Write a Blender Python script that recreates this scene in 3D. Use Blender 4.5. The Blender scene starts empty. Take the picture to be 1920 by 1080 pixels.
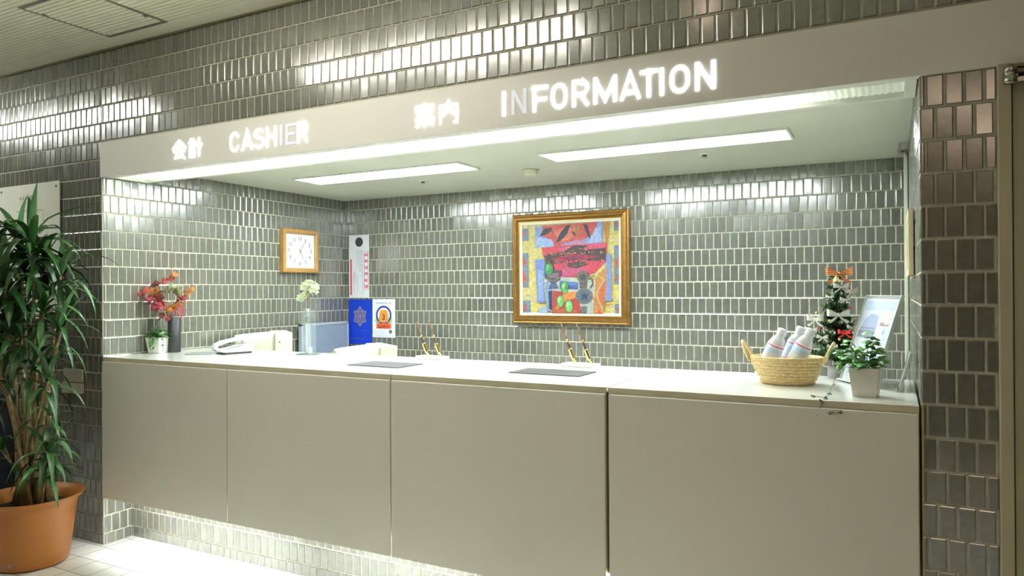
import bpy, math, random
from mathutils import Vector, Matrix, noise

# ------------------------------------------------------------------ camera, world, exposure
scene = bpy.context.scene
C = scene.collection
cam_data = bpy.data.cameras.new('camera')
cam_data.sensor_width = 36.0
cam_data.lens = 36.0 * 1360.0 / 1920.0
cam_data.clip_start = 0.05
cam = bpy.data.objects.new('camera', cam_data)
C.objects.link(cam)
_r = Vector((0.88561088, 0.4643927, -0.00572649))
_u = Vector((0.00640963, 0.00010754, 0.99997945))
_f = Vector((-0.46438378, 0.88562938, 0.00288135))
_m = Matrix((_r, _u, -_f)).transposed().to_4x4()
_m.translation = Vector((3.9222, -2.5359, 1.4132))
cam.matrix_world = _m
scene.camera = cam

world = bpy.data.worlds.new('world')
scene.world = world
world.use_nodes = True
world.node_tree.nodes['Background'].inputs[0].default_value = (0.9, 0.95, 1.0, 1)
world.node_tree.nodes['Background'].inputs[1].default_value = 0.05

scene.view_settings.view_transform = 'Standard'
scene.view_settings.look = 'None'
scene.view_settings.exposure = 1.95
scene.view_settings.gamma = 1.0
scene.view_settings.use_curve_mapping = False
scene.cycles.use_denoising = True
scene.cycles.max_bounces = 8
scene.cycles.diffuse_bounces = 5
scene.cycles.glossy_bounces = 5
scene.cycles.transmission_bounces = 8
scene.cycles.transparent_max_bounces = 12
scene.cycles.caustics_reflective = False
scene.cycles.caustics_refractive = False
scene.cycles.sample_clamp_indirect = 6.0

LAMP_TROUGH = 50.0        # tubes in the light trough behind the sign
LAMP_ALCOVE = 13.5         # recessed ceiling fixtures of the alcove
LAMP_KICK = 17.0          # tubes under the counter
LAMP_CORRIDOR = 4.9       # ceiling fixtures of the corridor
LAMP_LETTER = 1.3
COOL = (0.90, 1.0, 0.985)
NEUTRAL = (0.97, 1.0, 0.95)

PI = math.pi
R = math.radians
# main dimensions (metres)
W = 4.0          # alcove width
D = 2.04         # alcove depth
ZC = 1.053       # worktop
ZB = 0.266       # lower edge of counter panels
ZS = 2.057       # lower edge of sign
ZT = 2.252       # upper edge of sign
ZR = 2.767       # corridor ceiling
ZN = 2.14        # alcove ceiling

# ------------------------------------------------------------------ helpers
def s2l(c):
    return tuple((v / 255.0 / 12.92) if v / 255.0 <= 0.04045 else ((v / 255.0 + 0.055) / 1.055) ** 2.4 for v in c)

_mats = {}
def M(name, col=(0.8, 0.8, 0.8), rough=0.5, metal=0.0, emit=0.0, ecol=None, vcol=False, vary=0.06, nscale=12.0,
      bump=0.0, bscale=80.0, trans=0.0, ior=1.45, spec=0.5, coat=0.0, alpha=1.0, sss=0.0):
    if name in _mats:
        return _mats[name]
    m = bpy.data.materials.new(name)
    m.use_nodes = True
    nt = m.node_tree
    b = nt.nodes['Principled BSDF']
    b.inputs['Roughness'].default_value = rough
    b.inputs['Metallic'].default_value = metal
    b.inputs['IOR'].default_value = ior
    b.inputs['Specular IOR Level'].default_value = spec
    b.inputs['Transmission Weight'].default_value = trans
    b.inputs['Coat Weight'].default_value = coat
    b.inputs['Alpha'].default_value = alpha
    tc = nt.nodes.new('ShaderNodeTexCoord')
    no = nt.nodes.new('ShaderNodeTexNoise')
    no.inputs['Scale'].default_value = nscale
    no.inputs['Detail'].default_value = 3
    nt.links.new(tc.outputs['Object'], no.inputs['Vector'])
    mr = nt.nodes.new('ShaderNodeMapRange')
    mr.inputs['From Min'].default_value = 0.3
    mr.inputs['From Max'].default_value = 0.7
    mr.inputs['To Min'].default_value = 1 - vary
    mr.inputs['To Max'].default_value = 1 + vary
    nt.links.new(no.outputs['Fac'], mr.inputs['Value'])
    vm = nt.nodes.new('ShaderNodeVectorMath')
    vm.operation = 'SCALE'
    if vcol:
        at = nt.nodes.new('ShaderNodeAttribute')
        at.attribute_name = 'col'
        nt.links.new(at.outputs['Color'], vm.inputs[0])
    else:
        vm.inputs[0].default_value = col[:3]
    nt.links.new(mr.outputs['Result'], vm.inputs['Scale'])
    nt.links.new(vm.outputs['Vector'], b.inputs['Base Color'])
    if bump > 0:
        n2 = nt.nodes.new('ShaderNodeTexNoise')
        n2.inputs['Scale'].default_value = bscale
        n2.inputs['Detail'].default_value = 2
        nt.links.new(tc.outputs['Object'], n2.inputs['Vector'])
        bp = nt.nodes.new('ShaderNodeBump')
        bp.inputs['Strength'].default_value = bump
        bp.inputs['Distance'].default_value = 0.002
        nt.links.new(n2.outputs['Fac'], bp.inputs['Height'])
        nt.links.new(bp.outputs['Normal'], b.inputs['Normal'])
    if emit > 0:
        b.inputs['Emission Color'].default_value = (*(ecol or col)[:3], 1)
        b.inputs['Emission Strength'].default_value = emit
    _mats[name] = m
    return m

class MB:
    """collects geometry that becomes ONE mesh object"""
    def __init__(self):
        self.v, self.f, self.c, self.s, self.mi = [], [], [], [], []
        self.col = (0.5, 0.5, 0.5)
        self.smooth = False
        self.mat = 0
    def face(self, idx):
        self.f.append(tuple(idx)); self.c.append(self.col); self.s.append(self.smooth); self.mi.append(self.mat)
    def add(self, verts):
        n = len(self.v)
        self.v.extend(Vector(q) for q in verts)
        return n
    def poly(self, pts):
        n = self.add(pts)
        self.face(range(n, n + len(pts)))
    def box(self, a, b, T=None):
        x0, y0, z0 = a; x1, y1, z1 = b
        P = [(x0,y0,z0),(x1,y0,z0),(x1,y1,z0),(x0,y1,z0),(x0,y0,z1),(x1,y0,z1),(x1,y1,z1),(x0,y1,z1)]
        if T is not None:
            P = [T @ Vector(q) for q in P]
        n = self.add(P)
        for q in ((0,3,2,1),(4,5,6,7),(0,1,5,4),(1,2,6,5),(2,3,7,6),(3,0,4,7)):
            self.face([n + i for i in q])
        return self
    def prism(self, pts, depth):
        """pts: 3D loop, depth: extrusion Vector"""
        d = Vector(depth)
        n = self.add(pts); k = len(pts)
        self.add([Vector(q) + d for q in pts])
        self.face([n + i for i in reversed(range(k))])
        self.face([n + k + i for i in range(k)])
        for i in range(k):
            j = (i + 1) % k
            self.face([n + i, n + j, n + k + j, n + k + i])
        return self
    def tube(self, pts, rad, n=8, cap=True):
        pts = [Vector(q) for q in pts]
        if not isinstance(rad, (list, tuple)):
            rad = [rad] * len(pts)
        sm = self.smooth
        self.smooth = True
        d0 = (pts[1] - pts[0]).normalized()
        up = Vector((0, 0, 1)) if abs(d0.z) < 0.9 else Vector((1, 0, 0))
        a = d0.cross(up).normalized()
        base = len(self.v)
        for i, q in enumerate(pts):
            d = (pts[min(i + 1, len(pts) - 1)] - pts[max(i - 1, 0)]).normalized()
            a = (a - d * a.dot(d)).normalized()
            b = d.cross(a)
            for k in range(n):
                t = 2 * PI * k / n
                self.v.append(q + (a * math.cos(t) + b * math.sin(t)) * rad[i])
        for i in range(len(pts) - 1):
            for k in range(n):
                k2 = (k + 1) % n
                self.face((base + i*n + k, base + i*n + k2, base + (i+1)*n + k2, base + (i+1)*n + k))
        self.smooth = False
        if cap:
            self.face([base + k for k in reversed(range(n))])
            e = base + (len(pts) - 1) * n
            self.face([e + k for k in range(n)])
        self.smooth = sm
        return self
    def lathe(self, prof, n=24, T=None, sx=1.0, sy=1.0):
        """prof: (r, z) list, about z"""
        sm = self.smooth
        self.smooth = True
        base = len(self.v)
        for r_, z_ in prof:
            for k in range(n):
                t = 2 * PI * k / n
                q = Vector((r_ * math.cos(t) * sx, r_ * math.sin(t) * sy, z_))
                self.v.append(T @ q if T is not None else q)
        for i in range(len(prof) - 1):
            for k in range(n):
                k2 = (k + 1) % n
                self.face((base + i*n + k, base + i*n + k2, base + (i+1)*n + k2, base + (i+1)*n + k))
        self.smooth = sm
        return self
    def ball(self, c, r, n=8, sz=1.0, T=None):
        prof = [(max(r * math.sin(PI * i / n), 1e-5), -r * sz * math.cos(PI * i / n)) for i in range(n + 1)]
        TT = Matrix.Translation(Vector(c)) if T is None else T
        return self.lathe(prof, n=max(6, n + 2), T=TT)
    def stroke(self, path, w, O, U, V, N, th, closed=False):
        """flat ribbon along a 2D path; O origin, U,V axes, N normal"""
        P = [Vector((a, b)) for a, b in path]
        k = len(P)
        L, Rr = [], []
        for i in range(k):
            if closed:
                d1 = (P[i] - P[i-1]).normalized(); d2 = (P[(i+1) % k] - P[i]).normalized()
            else:
                d1 = (P[i] - P[i-1]).normalized() if i > 0 else (P[1] - P[0]).normalized()
                d2 = (P[i+1] - P[i]).normalized() if i < k - 1 else d1
            n1 = Vector((-d1.y, d1.x)); n2 = Vector((-d2.y, d2.x))
            m_ = n1 + n2
            if m_.length < 1e-4: m_ = n1
            m_.normalize()
            s = 1.0 / max(0.45, m_.dot(n1))
            L.append(P[i] + m_ * w * 0.5 * s); Rr.append(P[i] - m_ * w * 0.5 * s)
        def p3(q, h): return O + U * q.x + V * q.y + N * h
        rng = range(k) if closed else range(k - 1)
        for i in rng:
            j = (i + 1) % k
            q = [p3(Rr[i], 0), p3(Rr[j], 0), p3(L[j], 0), p3(L[i], 0)]
            self.prism(q, N * th)
        return self
    def leaf(self, base, d, up, length, width, droop=0.6, seg=6, fold=0.15, power=0.8, col=None):
        d = Vector(d).normalized(); up = Vector(up)
        if col: self.col = col
        side = d.cross(up)
        if side.length < 1e-3: side = d.cross(Vector((1, 0, 0)))
        side.normalize()
        q = Vector(base); st = length / seg
        rows = []
        for i in range(seg + 1):
            t = i / seg
            w = width * 0.5 * math.sin(PI * min(1, (t * 0.94 + 0.06)) ** power)
            nrm = side.cross(d).normalized()
            if i == seg:
                rows.append([q.copy()])
            else:
                rows.append([q + side * w + nrm * w * fold, q - nrm * w * fold * 0.5, q - side * w + nrm * w * fold])
            d = (d + Vector((0, 0, -droop / seg))).normalized()
            side = (side - d * side.dot(d)).normalized()
            q = q + d * st
        sm = self.smooth; self.smooth = True
        b0 = self.add([p for r_ in rows for p in r_])
        for i in range(seg - 1):
            a = b0 + i * 3; b = a + 3
            self.face((a, a+1, b+1, b)); self.face((a+1, a+2, b+2, b+1))
        a = b0 + (seg - 1) * 3; tip = b0 + seg * 3
        self.face((a, a+1, tip)); self.face((a+1, a+2, tip))
        self.smooth = sm
    def build(self, name, mats, parent=None, bevel=0.0, bseg=2, vc=False, at=None):
        me = bpy.data.meshes.new(name)
        me.from_pydata([tuple(q) for q in self.v], [], self.f)
        if not isinstance(mats, (list, tuple)): mats = [mats]
        for m in mats: me.materials.append(m)
        me.polygons.foreach_set('use_smooth', self.s)
        me.polygons.foreach_set('material_index', self.mi)
        if vc:
            ca = me.color_attributes.new('col', 'FLOAT_COLOR', 'CORNER')
            buf = []
            for p in me.polygons:
                c = self.c[p.index]
                buf.extend((*c[:3], 1.0) * p.loop_total)
            ca.data.foreach_set('color', buf)
        me.update()
        o = bpy.data.objects.new(name, me)
        C.objects.link(o)
        if parent is not None: o.parent = parent
        if at is not None: o.location = at
        if bevel > 0:
            bm = o.modifiers.new('bevel', 'BEVEL')
            bm.width = bevel; bm.segments = bseg; bm.limit_method = 'ANGLE'; bm.angle_limit = R(40)
            me.polygons.foreach_set('use_smooth', [True] * len(me.polygons))
            wn = o.modifiers.new('normals', 'WEIGHTED_NORMAL'); wn.keep_sharp = True
        return o

def boxobj(name, a, b, mat, parent=None, bevel=0.0):
    return MB().box(a, b).build(name, mat, parent, bevel)

def thing(name, label, cat, loc=(0, 0, 0), rz=0.0, group=None):
    o = bpy.data.objects.new(name, None)
    o.empty_display_size = 0.05
    C.objects.link(o)
    o.location = loc; o.rotation_euler = (0, 0, rz)
    o['label'] = label; o['category'] = cat
    if group: o['group'] = group
    return o

def tag(o, label, cat, group=None):
    o['label'] = label; o['category'] = cat
    if group: o['group'] = group
    return o

def struct(o):
    o['kind'] = 'structure'
    return o

class Flat:
    """flat printed art on a real sheet: thin layers of ink in one mesh"""
    def __init__(self, O, U, V, N, step=0.00018):
        self.O, self.U, self.V, self.N, self.step = Vector(O), Vector(U), Vector(V), Vector(N).normalized(), step
        self.h = step
        self.mb = MB()
    def P(self, q): return self.O + self.U * q[0] + self.V * q[1] + self.N * self.h
    def poly(self, pts, col):
        self.mb.col = s2l(col)
        pts3 = [self.P(q) for q in pts]
        n = Vector((0, 0, 0))
        for i in range(len(pts3)):
            a = pts3[i]; b = pts3[(i + 1) % len(pts3)]
            n += (a - self.O).cross(b - self.O)
        if n.dot(self.N) < 0: pts3.reverse()
        self.mb.poly(pts3)
        self.h += self.step
    def rect(self, x0, y0, x1, y1, col): self.poly([(x0,y0),(x1,y0),(x1,y1),(x0,y1)], col)
    def ell(self, cx, cy, rx, ry, col, n=20):
        self.poly([(cx + rx*math.cos(2*PI*i/n), cy + ry*math.sin(2*PI*i/n)) for i in range(n)], col)
    def line(self, pts, w, col, asp=1.0, closed=False):
        """asp = physical width/height of the unit square, to keep the stroke even"""
        col3 = s2l(col); self.mb.col = col3
        k = len(pts)
        for i in range(k if closed else k - 1):
            a = Vector(pts[i]); b = Vector(pts[(i + 1) % k])
            d = Vector(((b.x - a.x) * asp, b.y - a.y)).normalized()
            n = Vector((-d.y / asp, d.x)) * w * 0.5
            q = [self.P(a - n), self.P(b - n), self.P(b + n), self.P(a + n)]
            nn = (q[1] - q[0]).cross(q[2] - q[0])
            if nn.dot(self.N) < 0: q.reverse()
            self.mb.poly(q)
        self.h += self.step
    def glyph(self, x, y, w, h, col, rng, n=5):
        """one small illegible printed character"""
        self.mb.col = s2l(col)
        for _ in range(n):
            if rng.random() < 0.5:
                yy = y + rng.random() * h * 0.85; a = rng.random() * 0.3 * w
                q = [(x + a, yy), (x + w - rng.random()*0.3*w, yy), (x + w - a, yy + h*0.14), (x + a, yy + h*0.14)]
            else:
                xx = x + rng.random() * w * 0.85; a = rng.random() * 0.3 * h
                q = [(xx, y + a), (xx + w*0.14, y + a), (xx + w*0.14, y + h - rng.random()*0.3*h), (xx, y + h - a)]
            q3 = [self.P(p) for p in q]
            nn = (q3[1] - q3[0]).cross(q3[2] - q3[0])
            if nn.dot(self.N) < 0: q3.reverse()
            self.mb.poly(q3)
        self.h += self.step * 0.1
    def build(self, name, parent, rough=0.5):
        return self.mb.build(name, M('printed_ink_%d' % int(rough * 100), vcol=True, rough=rough, vary=0.07, nscale=90), parent, vc=True)

# ------------------------------------------------------------------ materials
cream_panel = M('greige_laminate', (0.71, 0.69, 0.605), rough=0.42, vary=0.02, nscale=2.0, bump=0.03, bscale=300)
fascia_mat = M('greige_painted_metal', (0.75, 0.735, 0.68), rough=0.5, vary=0.02, nscale=1.5)
worktop_mat = M('white_worktop', (0.84, 0.85, 0.81), rough=0.16, vary=0.015, nscale=3, coat=0.3)
grout_mat = M('grout', (0.48, 0.46, 0.36), rough=0.85, vary=0.15, nscale=30)
ceil_mat = M('corridor_ceiling_board', (0.78, 0.765, 0.60), rough=0.7, vary=0.03, nscale=3)
alc_ceil_mat = M('alcove_ceiling_paint', (0.60, 0.60, 0.50), rough=0.75, vary=0.06, nscale=1.2, bump=0.2, bscale=200)
white_metal = M('white_enamelled_metal', (0.78, 0.78, 0.72), rough=0.35, vary=0.02)
steel = M('brushed_steel', (0.45, 0.43, 0.38), rough=0.3, metal=1.0, vary=0.05)
dark_metal = M('dark_bronze_trim', (0.16, 0.15, 0.11), rough=0.45, vary=0.1)
gold = M('polished_brass', (0.85, 0.66, 0.28), rough=0.18, metal=1.0, vary=0.03)
jamb_mat = M('greige_door_frame', (0.46, 0.41, 0.28), rough=0.5, vary=0.03, nscale=3)
door_mat = M('grey_green_door', (0.62, 0.62, 0.44), rough=0.55, vary=0.03, nscale=2)
black_mat = M('black_gap', (0.02, 0.018, 0.014), rough=0.7)
white_plastic = M('white_plastic', (0.62, 0.63, 0.65), rough=0.35, vary=0.02)

def tile_material():
    m = bpy.data.materials.new('lustre_glazed_tile')
    m.use_nodes = True
    nt = m.node_tree; b = nt.nodes['Principled BSDF']
    at = nt.nodes.new('ShaderNodeAttribute'); at.attribute_name = 'col'
    tc = nt.nodes.new('ShaderNodeTexCoord')
    no = nt.nodes.new('ShaderNodeTexNoise'); no.inputs['Scale'].default_value = 40; no.inputs['Detail'].default_value = 4
    nt.links.new(tc.outputs['Object'], no.inputs['Vector'])
    mr = nt.nodes.new('ShaderNodeMapRange')
    mr.inputs['From Min'].default_value = 0.3; mr.inputs['From Max'].default_value = 0.7
    mr.inputs['To Min'].default_value = 0.88; mr.inputs['To Max'].default_value = 1.12
    nt.links.new(no.outputs['Fac'], mr.inputs['Value'])
    vm = nt.nodes.new('ShaderNodeVectorMath'); vm.operation = 'SCALE'
    nt.links.new(at.outputs['Color'], vm.inputs[0]); nt.links.new(mr.outputs['Result'], vm.inputs['Scale'])
    nt.links.new(vm.outputs['Vector'], b.inputs['Base Color'])
    b.inputs['Roughness'].default_value = 0.19
    b.inputs['IOR'].default_value = 2.6
    bp = nt.nodes.new('ShaderNodeBump'); bp.inputs['Strength'].default_value = 0.10; bp.inputs['Distance'].default_value = 0.001
    n2 = nt.nodes.new('ShaderNodeTexNoise'); n2.inputs['Scale'].default_value = 28; n2.inputs['Detail'].default_value = 2
    nt.links.new(tc.outputs['Object'], n2.inputs['Vector'])
    nt.links.new(n2.outputs['Fac'], bp.inputs['Height'])
    nt.links.new(bp.outputs['Normal'], b.inputs['Normal'])
    return m
tile_mat = tile_material()

# ------------------------------------------------------------------ the setting
def tile_wall(name, O, U, N, u0, u1, z0, z1, phase=0.0145, seed=1, thick=0.06, tu0=None):
    """glazed 45x95 tiles in half bond on a grout bed; O at z=0, U along, N out of the wall"""
    O, U, N = Vector(O), Vector(U), Vector(N)
    rng = random.Random(seed)
    mb = MB()
    Z = Vector((0, 0, 1))
    a = O + U * u0; b = O + U * u1
    # grout bed (slab)
    mb.mat = 1
    lo = [a + Z * z0, b + Z * z0, b + Z * z0 - N * thick, a + Z * z0 - N * thick]
    mb.prism(lo, Z * (z1 - z0))
    mb.mat = 0
    j = 0.0034
    k0 = int(math.floor((z0 - 2.06) / 0.1)) - 1
    k1 = int(math.ceil((z1 - 2.06) / 0.1)) + 1
    for k in range(k0, k1):
        za = max(2.06 + k * 0.1 + j, z0 + 0.001); zb = min(2.06 + (k + 1) * 0.1 - j, z1 - 0.002)
        if zb - za < 0.012: continue
        ph = phase if k % 2 else phase + 0.025
        i0 = int(math.floor((u0 - ph) / 0.05)) - 1; i1 = int(math.ceil((u1 - ph) / 0.05)) + 1
        for i in range(i0, i1):
            ua = max(ph + i * 0.05 + j, u0 + 0.0015); ub = min(ph + (i + 1) * 0.05 - j, u1 - 0.0015)
            if ub - ua < 0.006: continue
            g = rng.gauss(0, 1)
            br = 1.0 + 0.06 * g
            wr = rng.gauss(0, 0.022)
            mb.col = (0.130 * br * (1 + wr), 0.134 * br, 0.111 * br * (1 - wr))
            tu = rng.gauss(0, 0.012); tz = rng.gauss(0, 0.010)
            ins = min(0.0028, (ub - ua) * 0.3)
            us = (ua, ua + ins, ub - ins, ub); zs = (za, za + ins, zb - ins, zb)
            cu = (ua + ub) / 2; cz = (za + zb) / 2
            h0 = rng.random() * 0.0006
            vs = []
            for zi, z_ in enumerate(zs):
                for ui, u_ in enumerate(us):
                    edge = (ui in (0, 3)) + (zi in (0, 3))
                    h = (0.0028, 0.0017, 0.0012)[edge] + h0*0.5 + (u_ - cu) * tu + (z_ - cz) * tz
                    vs.append(O + U * u_ + Z * z_ + N * h)
            n = mb.add(vs)
            mb.smooth = False
            flip = U.cross(Z).dot(N) < 0
            for r_ in range(3):
                for c_ in range(3):
                    q = [n + r_*4 + c_, n + r_*4 + c_ + 1, n + (r_+1)*4 + c_ + 1, n + (r_+1)*4 + c_]
                    if flip: q.reverse()
                    mb.face(q)
            # side skirts
            ring = [0, 1, 2, 3, 7, 11, 15, 14, 13, 12, 8, 4]
            m2 = mb.add([vs[q] - N * 0.004 for q in ring])
            mb.smooth = False
            for q in range(12):
                q2 = (q + 1) % 12
                f = [n + ring[q], m2 + q, m2 + q2, n + ring[q2]]
                if flip: f.reverse()
                mb.face(f)
    o = mb.build(name, [tile_mat, grout_mat], vc=True)
    return struct(o)

tile_wall('wall_front_left', (0, 0, 0), (1, 0, 0), (0, -1, 0), -2.4, 0.0, 0, ZR, seed=1)
tile_wall('wall_front_upper', (0, 0, 0), (1, 0, 0), (0, -1, 0), 0.0, 5.6, ZT, ZR, seed=2)
tile_wall('wall_front_right', (0, 0, 0), (1, 0, 0), (0, -1, 0), 4.0, 4.195, 0, ZS, seed=3)
tile_wall('wall_alcove_left', (-0.0005, 0, 0), (0, 1, 0), (1, 0, 0), 0.003, D, 0, ZN, phase=0.02, seed=4, thick=0.05)
tile_wall('wall_alcove_back', (0, D, 0), (1, 0, 0), (0, -1, 0), -0.05, W + 0.05, 0.5, ZN, seed=5)
tile_wall('wall_alcove_right', (W + 0.0005, 0, 0), (0, 1, 0), (-1, 0, 0), 0.003, D, 0, ZN, phase=0.02, seed=6, thick=0.05)
tile_wall('wall_counter_plinth', (0, 0.172, 0), (1, 0, 0), (0, -1, 0), 0.002, W - 0.002, 0, 0.36, seed=7)

# corridor shell beyond the camera
wall_paint = M('corridor_wall_paint', (0.07, 0.05, 0.022), rough=0.7, vary=0.05, nscale=2)
struct(boxobj('wall_corridor', (-4.0, -4.75, 0), (8.0, -4.65, ZR), wall_paint))
struct(boxobj('wall_corridor_left', (-4.1, -4.65, 0), (-4.0, 0.1, ZR), wall_paint))
struct(boxobj('wall_corridor_right', (8.0, -4.65, 0), (8.1, 0.1, ZR), wall_paint))
struct(boxobj('wall_front_far_left', (-4.0, 0.0, 0), (-2.4, 0.06, ZR), wall_paint))

def floor_material():
    m = bpy.data.materials.new('white_floor_tiles')
    m.use_nodes = True
    nt = m.node_tree; b = nt.nodes['Principled BSDF']
    tc = nt.nodes.new('ShaderNodeTexCoord')
    mp = nt.nodes.new('ShaderNodeMapping'); mp.vector_type = 'POINT'
    mp.inputs['Location'].default_value = (-0.055, 0.022, 0)
    nt.links.new(tc.outputs['Object'], mp.inputs['Vector'])
    br = nt.nodes.new('ShaderNodeTexBrick')
    br.offset = 0.0; br.squash = 1.0
    br.inputs['Color1'].default_value = (0.82, 0.82, 0.80, 1); br.inputs['Color2'].default_value = (0.77, 0.77, 0.75, 1)
    br.inputs['Mortar'].default_value = (0.22, 0.21, 0.18, 1)
    br.inputs['Scale'].default_value = 1.0
    br.inputs['Mortar Size'].default_value = 0.0028
    br.inputs['Mortar Smooth'].default_value = 0.3
    br.inputs['Brick Width'].default_value = 0.15
    br.inputs['Row Height'].default_value = 0.15
    nt.links.new(mp.outputs['Vector'], br.inputs['Vector'])
    nt.links.new(br.outputs['Color'], b.inputs['Base Color'])
    bp = nt.nodes.new('ShaderNodeBump'); bp.invert = True; bp.inputs['Strength'].default_value = 0.5; bp.inputs['Distance'].default_value = 0.002
    nt.links.new(br.outputs['Fac'], bp.inputs['Height'])
    nt.links.new(bp.outputs['Normal'], b.inputs['Normal'])
    b.inputs['Roughness'].default_value = 0.35
    return m
struct(boxobj('floor', (-4.0, -4.65, -0.08), (8.0, 2.1, 0.0), floor_material()))

# ribbed corridor ceiling with a plain border along the wall
mb = MB()
mb.box((-4.0, -0.105, ZR), (8.0, 0.06, ZR + 0.05))
y = -0.105
prof = []
while y > -4.65:
    prof += [(y, ZR), (y - 0.020, ZR), (y - 0.0215, ZR + 0.004), (y - 0.0255, ZR + 0.004)]
    y -= 0.027
prof.append((-4.7, ZR))
for (ya, za), (yb, zb) in zip(prof[:-1], prof[1:]):
    mb.poly([(-4.0, yb, zb), (-4.0, ya, za), (8.0, ya, za), (8.0, yb, zb)][::-1])
mb.box((-4.0, -4.7, ZR + 0.03), (8.0, -0.105, ZR + 0.05))
struct(mb.build('ceiling_corridor', ceil_mat))
# thin dark moulding where ceiling meets tile
struct(boxobj('trim_1', (-2.4, -0.014, ZR - 0.010), (5.6, -0.001, ZR - 0.0005), M('ceiling_moulding', (0.12, 0.11, 0.05), rough=0.6)))

# alcove ceiling with openings modelled by fixtures hung flush
struct(boxobj('ceiling_alcove', (-0.05, 0.28, ZN), (W + 0.05, D + 0.05, ZN + 0.05), alc_ceil_mat))

# ------------------------------------------------------------------ ceiling access hatch
h = thing('ceiling_hatch', 'square access hatch with grey metal edge in the ribbed corridor ceiling', 'ceiling hatch', (0.49, -0.35, ZR))
hx, hy = 0.23, 0.23
mb = MB()
zf = -0.003
def ring(mb, x0, x1, y0, y1, w, za, zb):
    mb.box((x0, y0, za), (x1, y0 + w, zb)); mb.box((x0, y1 - w, za), (x1, y1, zb))
    mb.box((x0, y0 + w, za), (x0 + w, y1 - w, zb)); mb.box((x1 - w, y0 + w, za), (x1, y1 - w, zb))
ring(mb, -hx, hx, -hy, hy, 0.016, -0.004, 0.001)
mb.build('frame', M('grey_hatch_frame', (0.22, 0.21, 0.17), rough=0.5, metal=0.3), h)
mb = MB()
y = -hy + 0.018
mb.box((-hx + 0.019, -hy + 0.019, -0.001), (hx - 0.019, hy - 0.019, 0.0))
while y < hy - 0.04:
    mb.box((-hx + 0.019, y + 0.004, -0.005), (hx - 0.019, y + 0.024, -0.001)); y += 0.027
mb.build('ribbed_panel', M('hatch_panel', (0.80, 0.785, 0.62), rough=0.7), h)
for sx, sy in ((-1, -1), (1, 1)):
    MB().box((sx*0.205 - 0.008, sy*0.12 - 0.01, -0.006), (sx*0.205 + 0.008, sy*0.12 + 0.01, 0.0)).build('latch', dark_metal, h)

# ------------------------------------------------------------------ ceiling lamps
lamp_glow = M('lit_diffuser', (0.9, 0.9, 0.88), emit=LAMP_ALCOVE, ecol=COOL, rough=0.4)
corr_glow = M('lit_corridor_diffuser', (0.9, 0.9, 0.88), emit=LAMP_CORRIDOR, ecol=NEUTRAL, rough=0.4)
def recessed_lamp(label, x0, x1, y0, y1, z, glow, group, cat='ceiling light'):
    t = thing('ceiling_light', label, cat, ((x0+x1)/2, (y0+y1)/2, z), 0, group)
    ax, ay = (x1-x0)/2, (y1-y0)/2
    m_ = MB(); ring(m_, -ax, ax, -ay, ay, 0.012, -0.012, 0.001)
    m_.build('frame', white_metal, t)
    m_ = MB(); m_.box((-ax+0.0125, -ay+0.0125, -0.007), (ax-0.0125, ay-0.0125, -0.001))
    m_.build('diffuser', glow, t)
    return t
recessed_lamp('long lit fluorescent fixture set in the alcove ceiling above the clock side', 0.52, 1.765, 0.93, 1.185, ZN, lamp_glow, 'recessed lights in the alcove ceiling')
recessed_lamp('long lit fluorescent fixture set in the alcove ceiling above the painting and basket', 2.26, 3.51, 0.93, 1.175, ZN, lamp_glow, 'recessed lights in the alcove ceiling')
corr_warm = M('lit_corridor_diffuser_warm', (0.9, 0.88, 0.8), emit=LAMP_CORRIDOR*0.8, ecol=(1.0, 0.97, 0.88), rough=0.4)
def surface_lamp(label, x0, x1, y0, y1, glow, group):
    t = thing('ceiling_light', label, 'ceiling light', ((x0+x1)/2, (y0+y1)/2, ZR), 0, group)
    ax, ay = (x1-x0)/2, (y1-y0)/2
    MB().box((-ax, -ay, -0.010), (ax, ay, 0.0)).build('base_plate', white_metal, t)
    MB().box((-ax+0.004, -ay+0.004, -0.060), (ax-0.004, ay-0.004, -0.0105)).build('diffuser', glow, t, bevel=0.01)
    for s in (-1, 1):
        MB().box((s*(ax+0.004)-0.004, -ay, -0.062), (s*(ax+0.004)+0.004, ay, 0.0)).build('end_cap', white_metal, t)
surface_lamp('corridor fluorescent fixture out of sight above the potted plant', -2.6, -0.72, -0.98, -0.78, corr_glow, 'corridor lights')
surface_lamp('corridor fluorescent fixture out of sight above the middle of the counter', 0.78, 2.58, -0.98, -0.78, corr_warm, 'corridor lights')
warm_panel = M('warm_lit_diffuser', (0.9, 0.8, 0.7), emit=1.3, ecol=(1.0, 0.74, 0.52), rough=0.4)
recessed_lamp('warm square fixture out of sight on the ceiling opposite the tiled pillar', 4.0, 5.3, -4.35, -3.35, ZR - 0.004, warm_panel, 'corridor lights')
# warm downlight whose pink gleam shows in the upper tiles
t = thing('downlight', 'small warm round downlight on the corridor ceiling near the door', 'downlight', (3.15, -0.99, ZR - 0.002))
MB().lathe([(0.052, 0.0), (0.062, -0.006), (0.06, -0.012), (0.048, -0.008)], 24).build('rim', white_metal, t)
MB().lathe([(0.0001, -0.009), (0.047, -0.007)], 24).build('bulb', M('warm_bulb', (1, 0.8, 0.6), emit=5, ecol=(1.0, 0.72, 0.55)), t)

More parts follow.
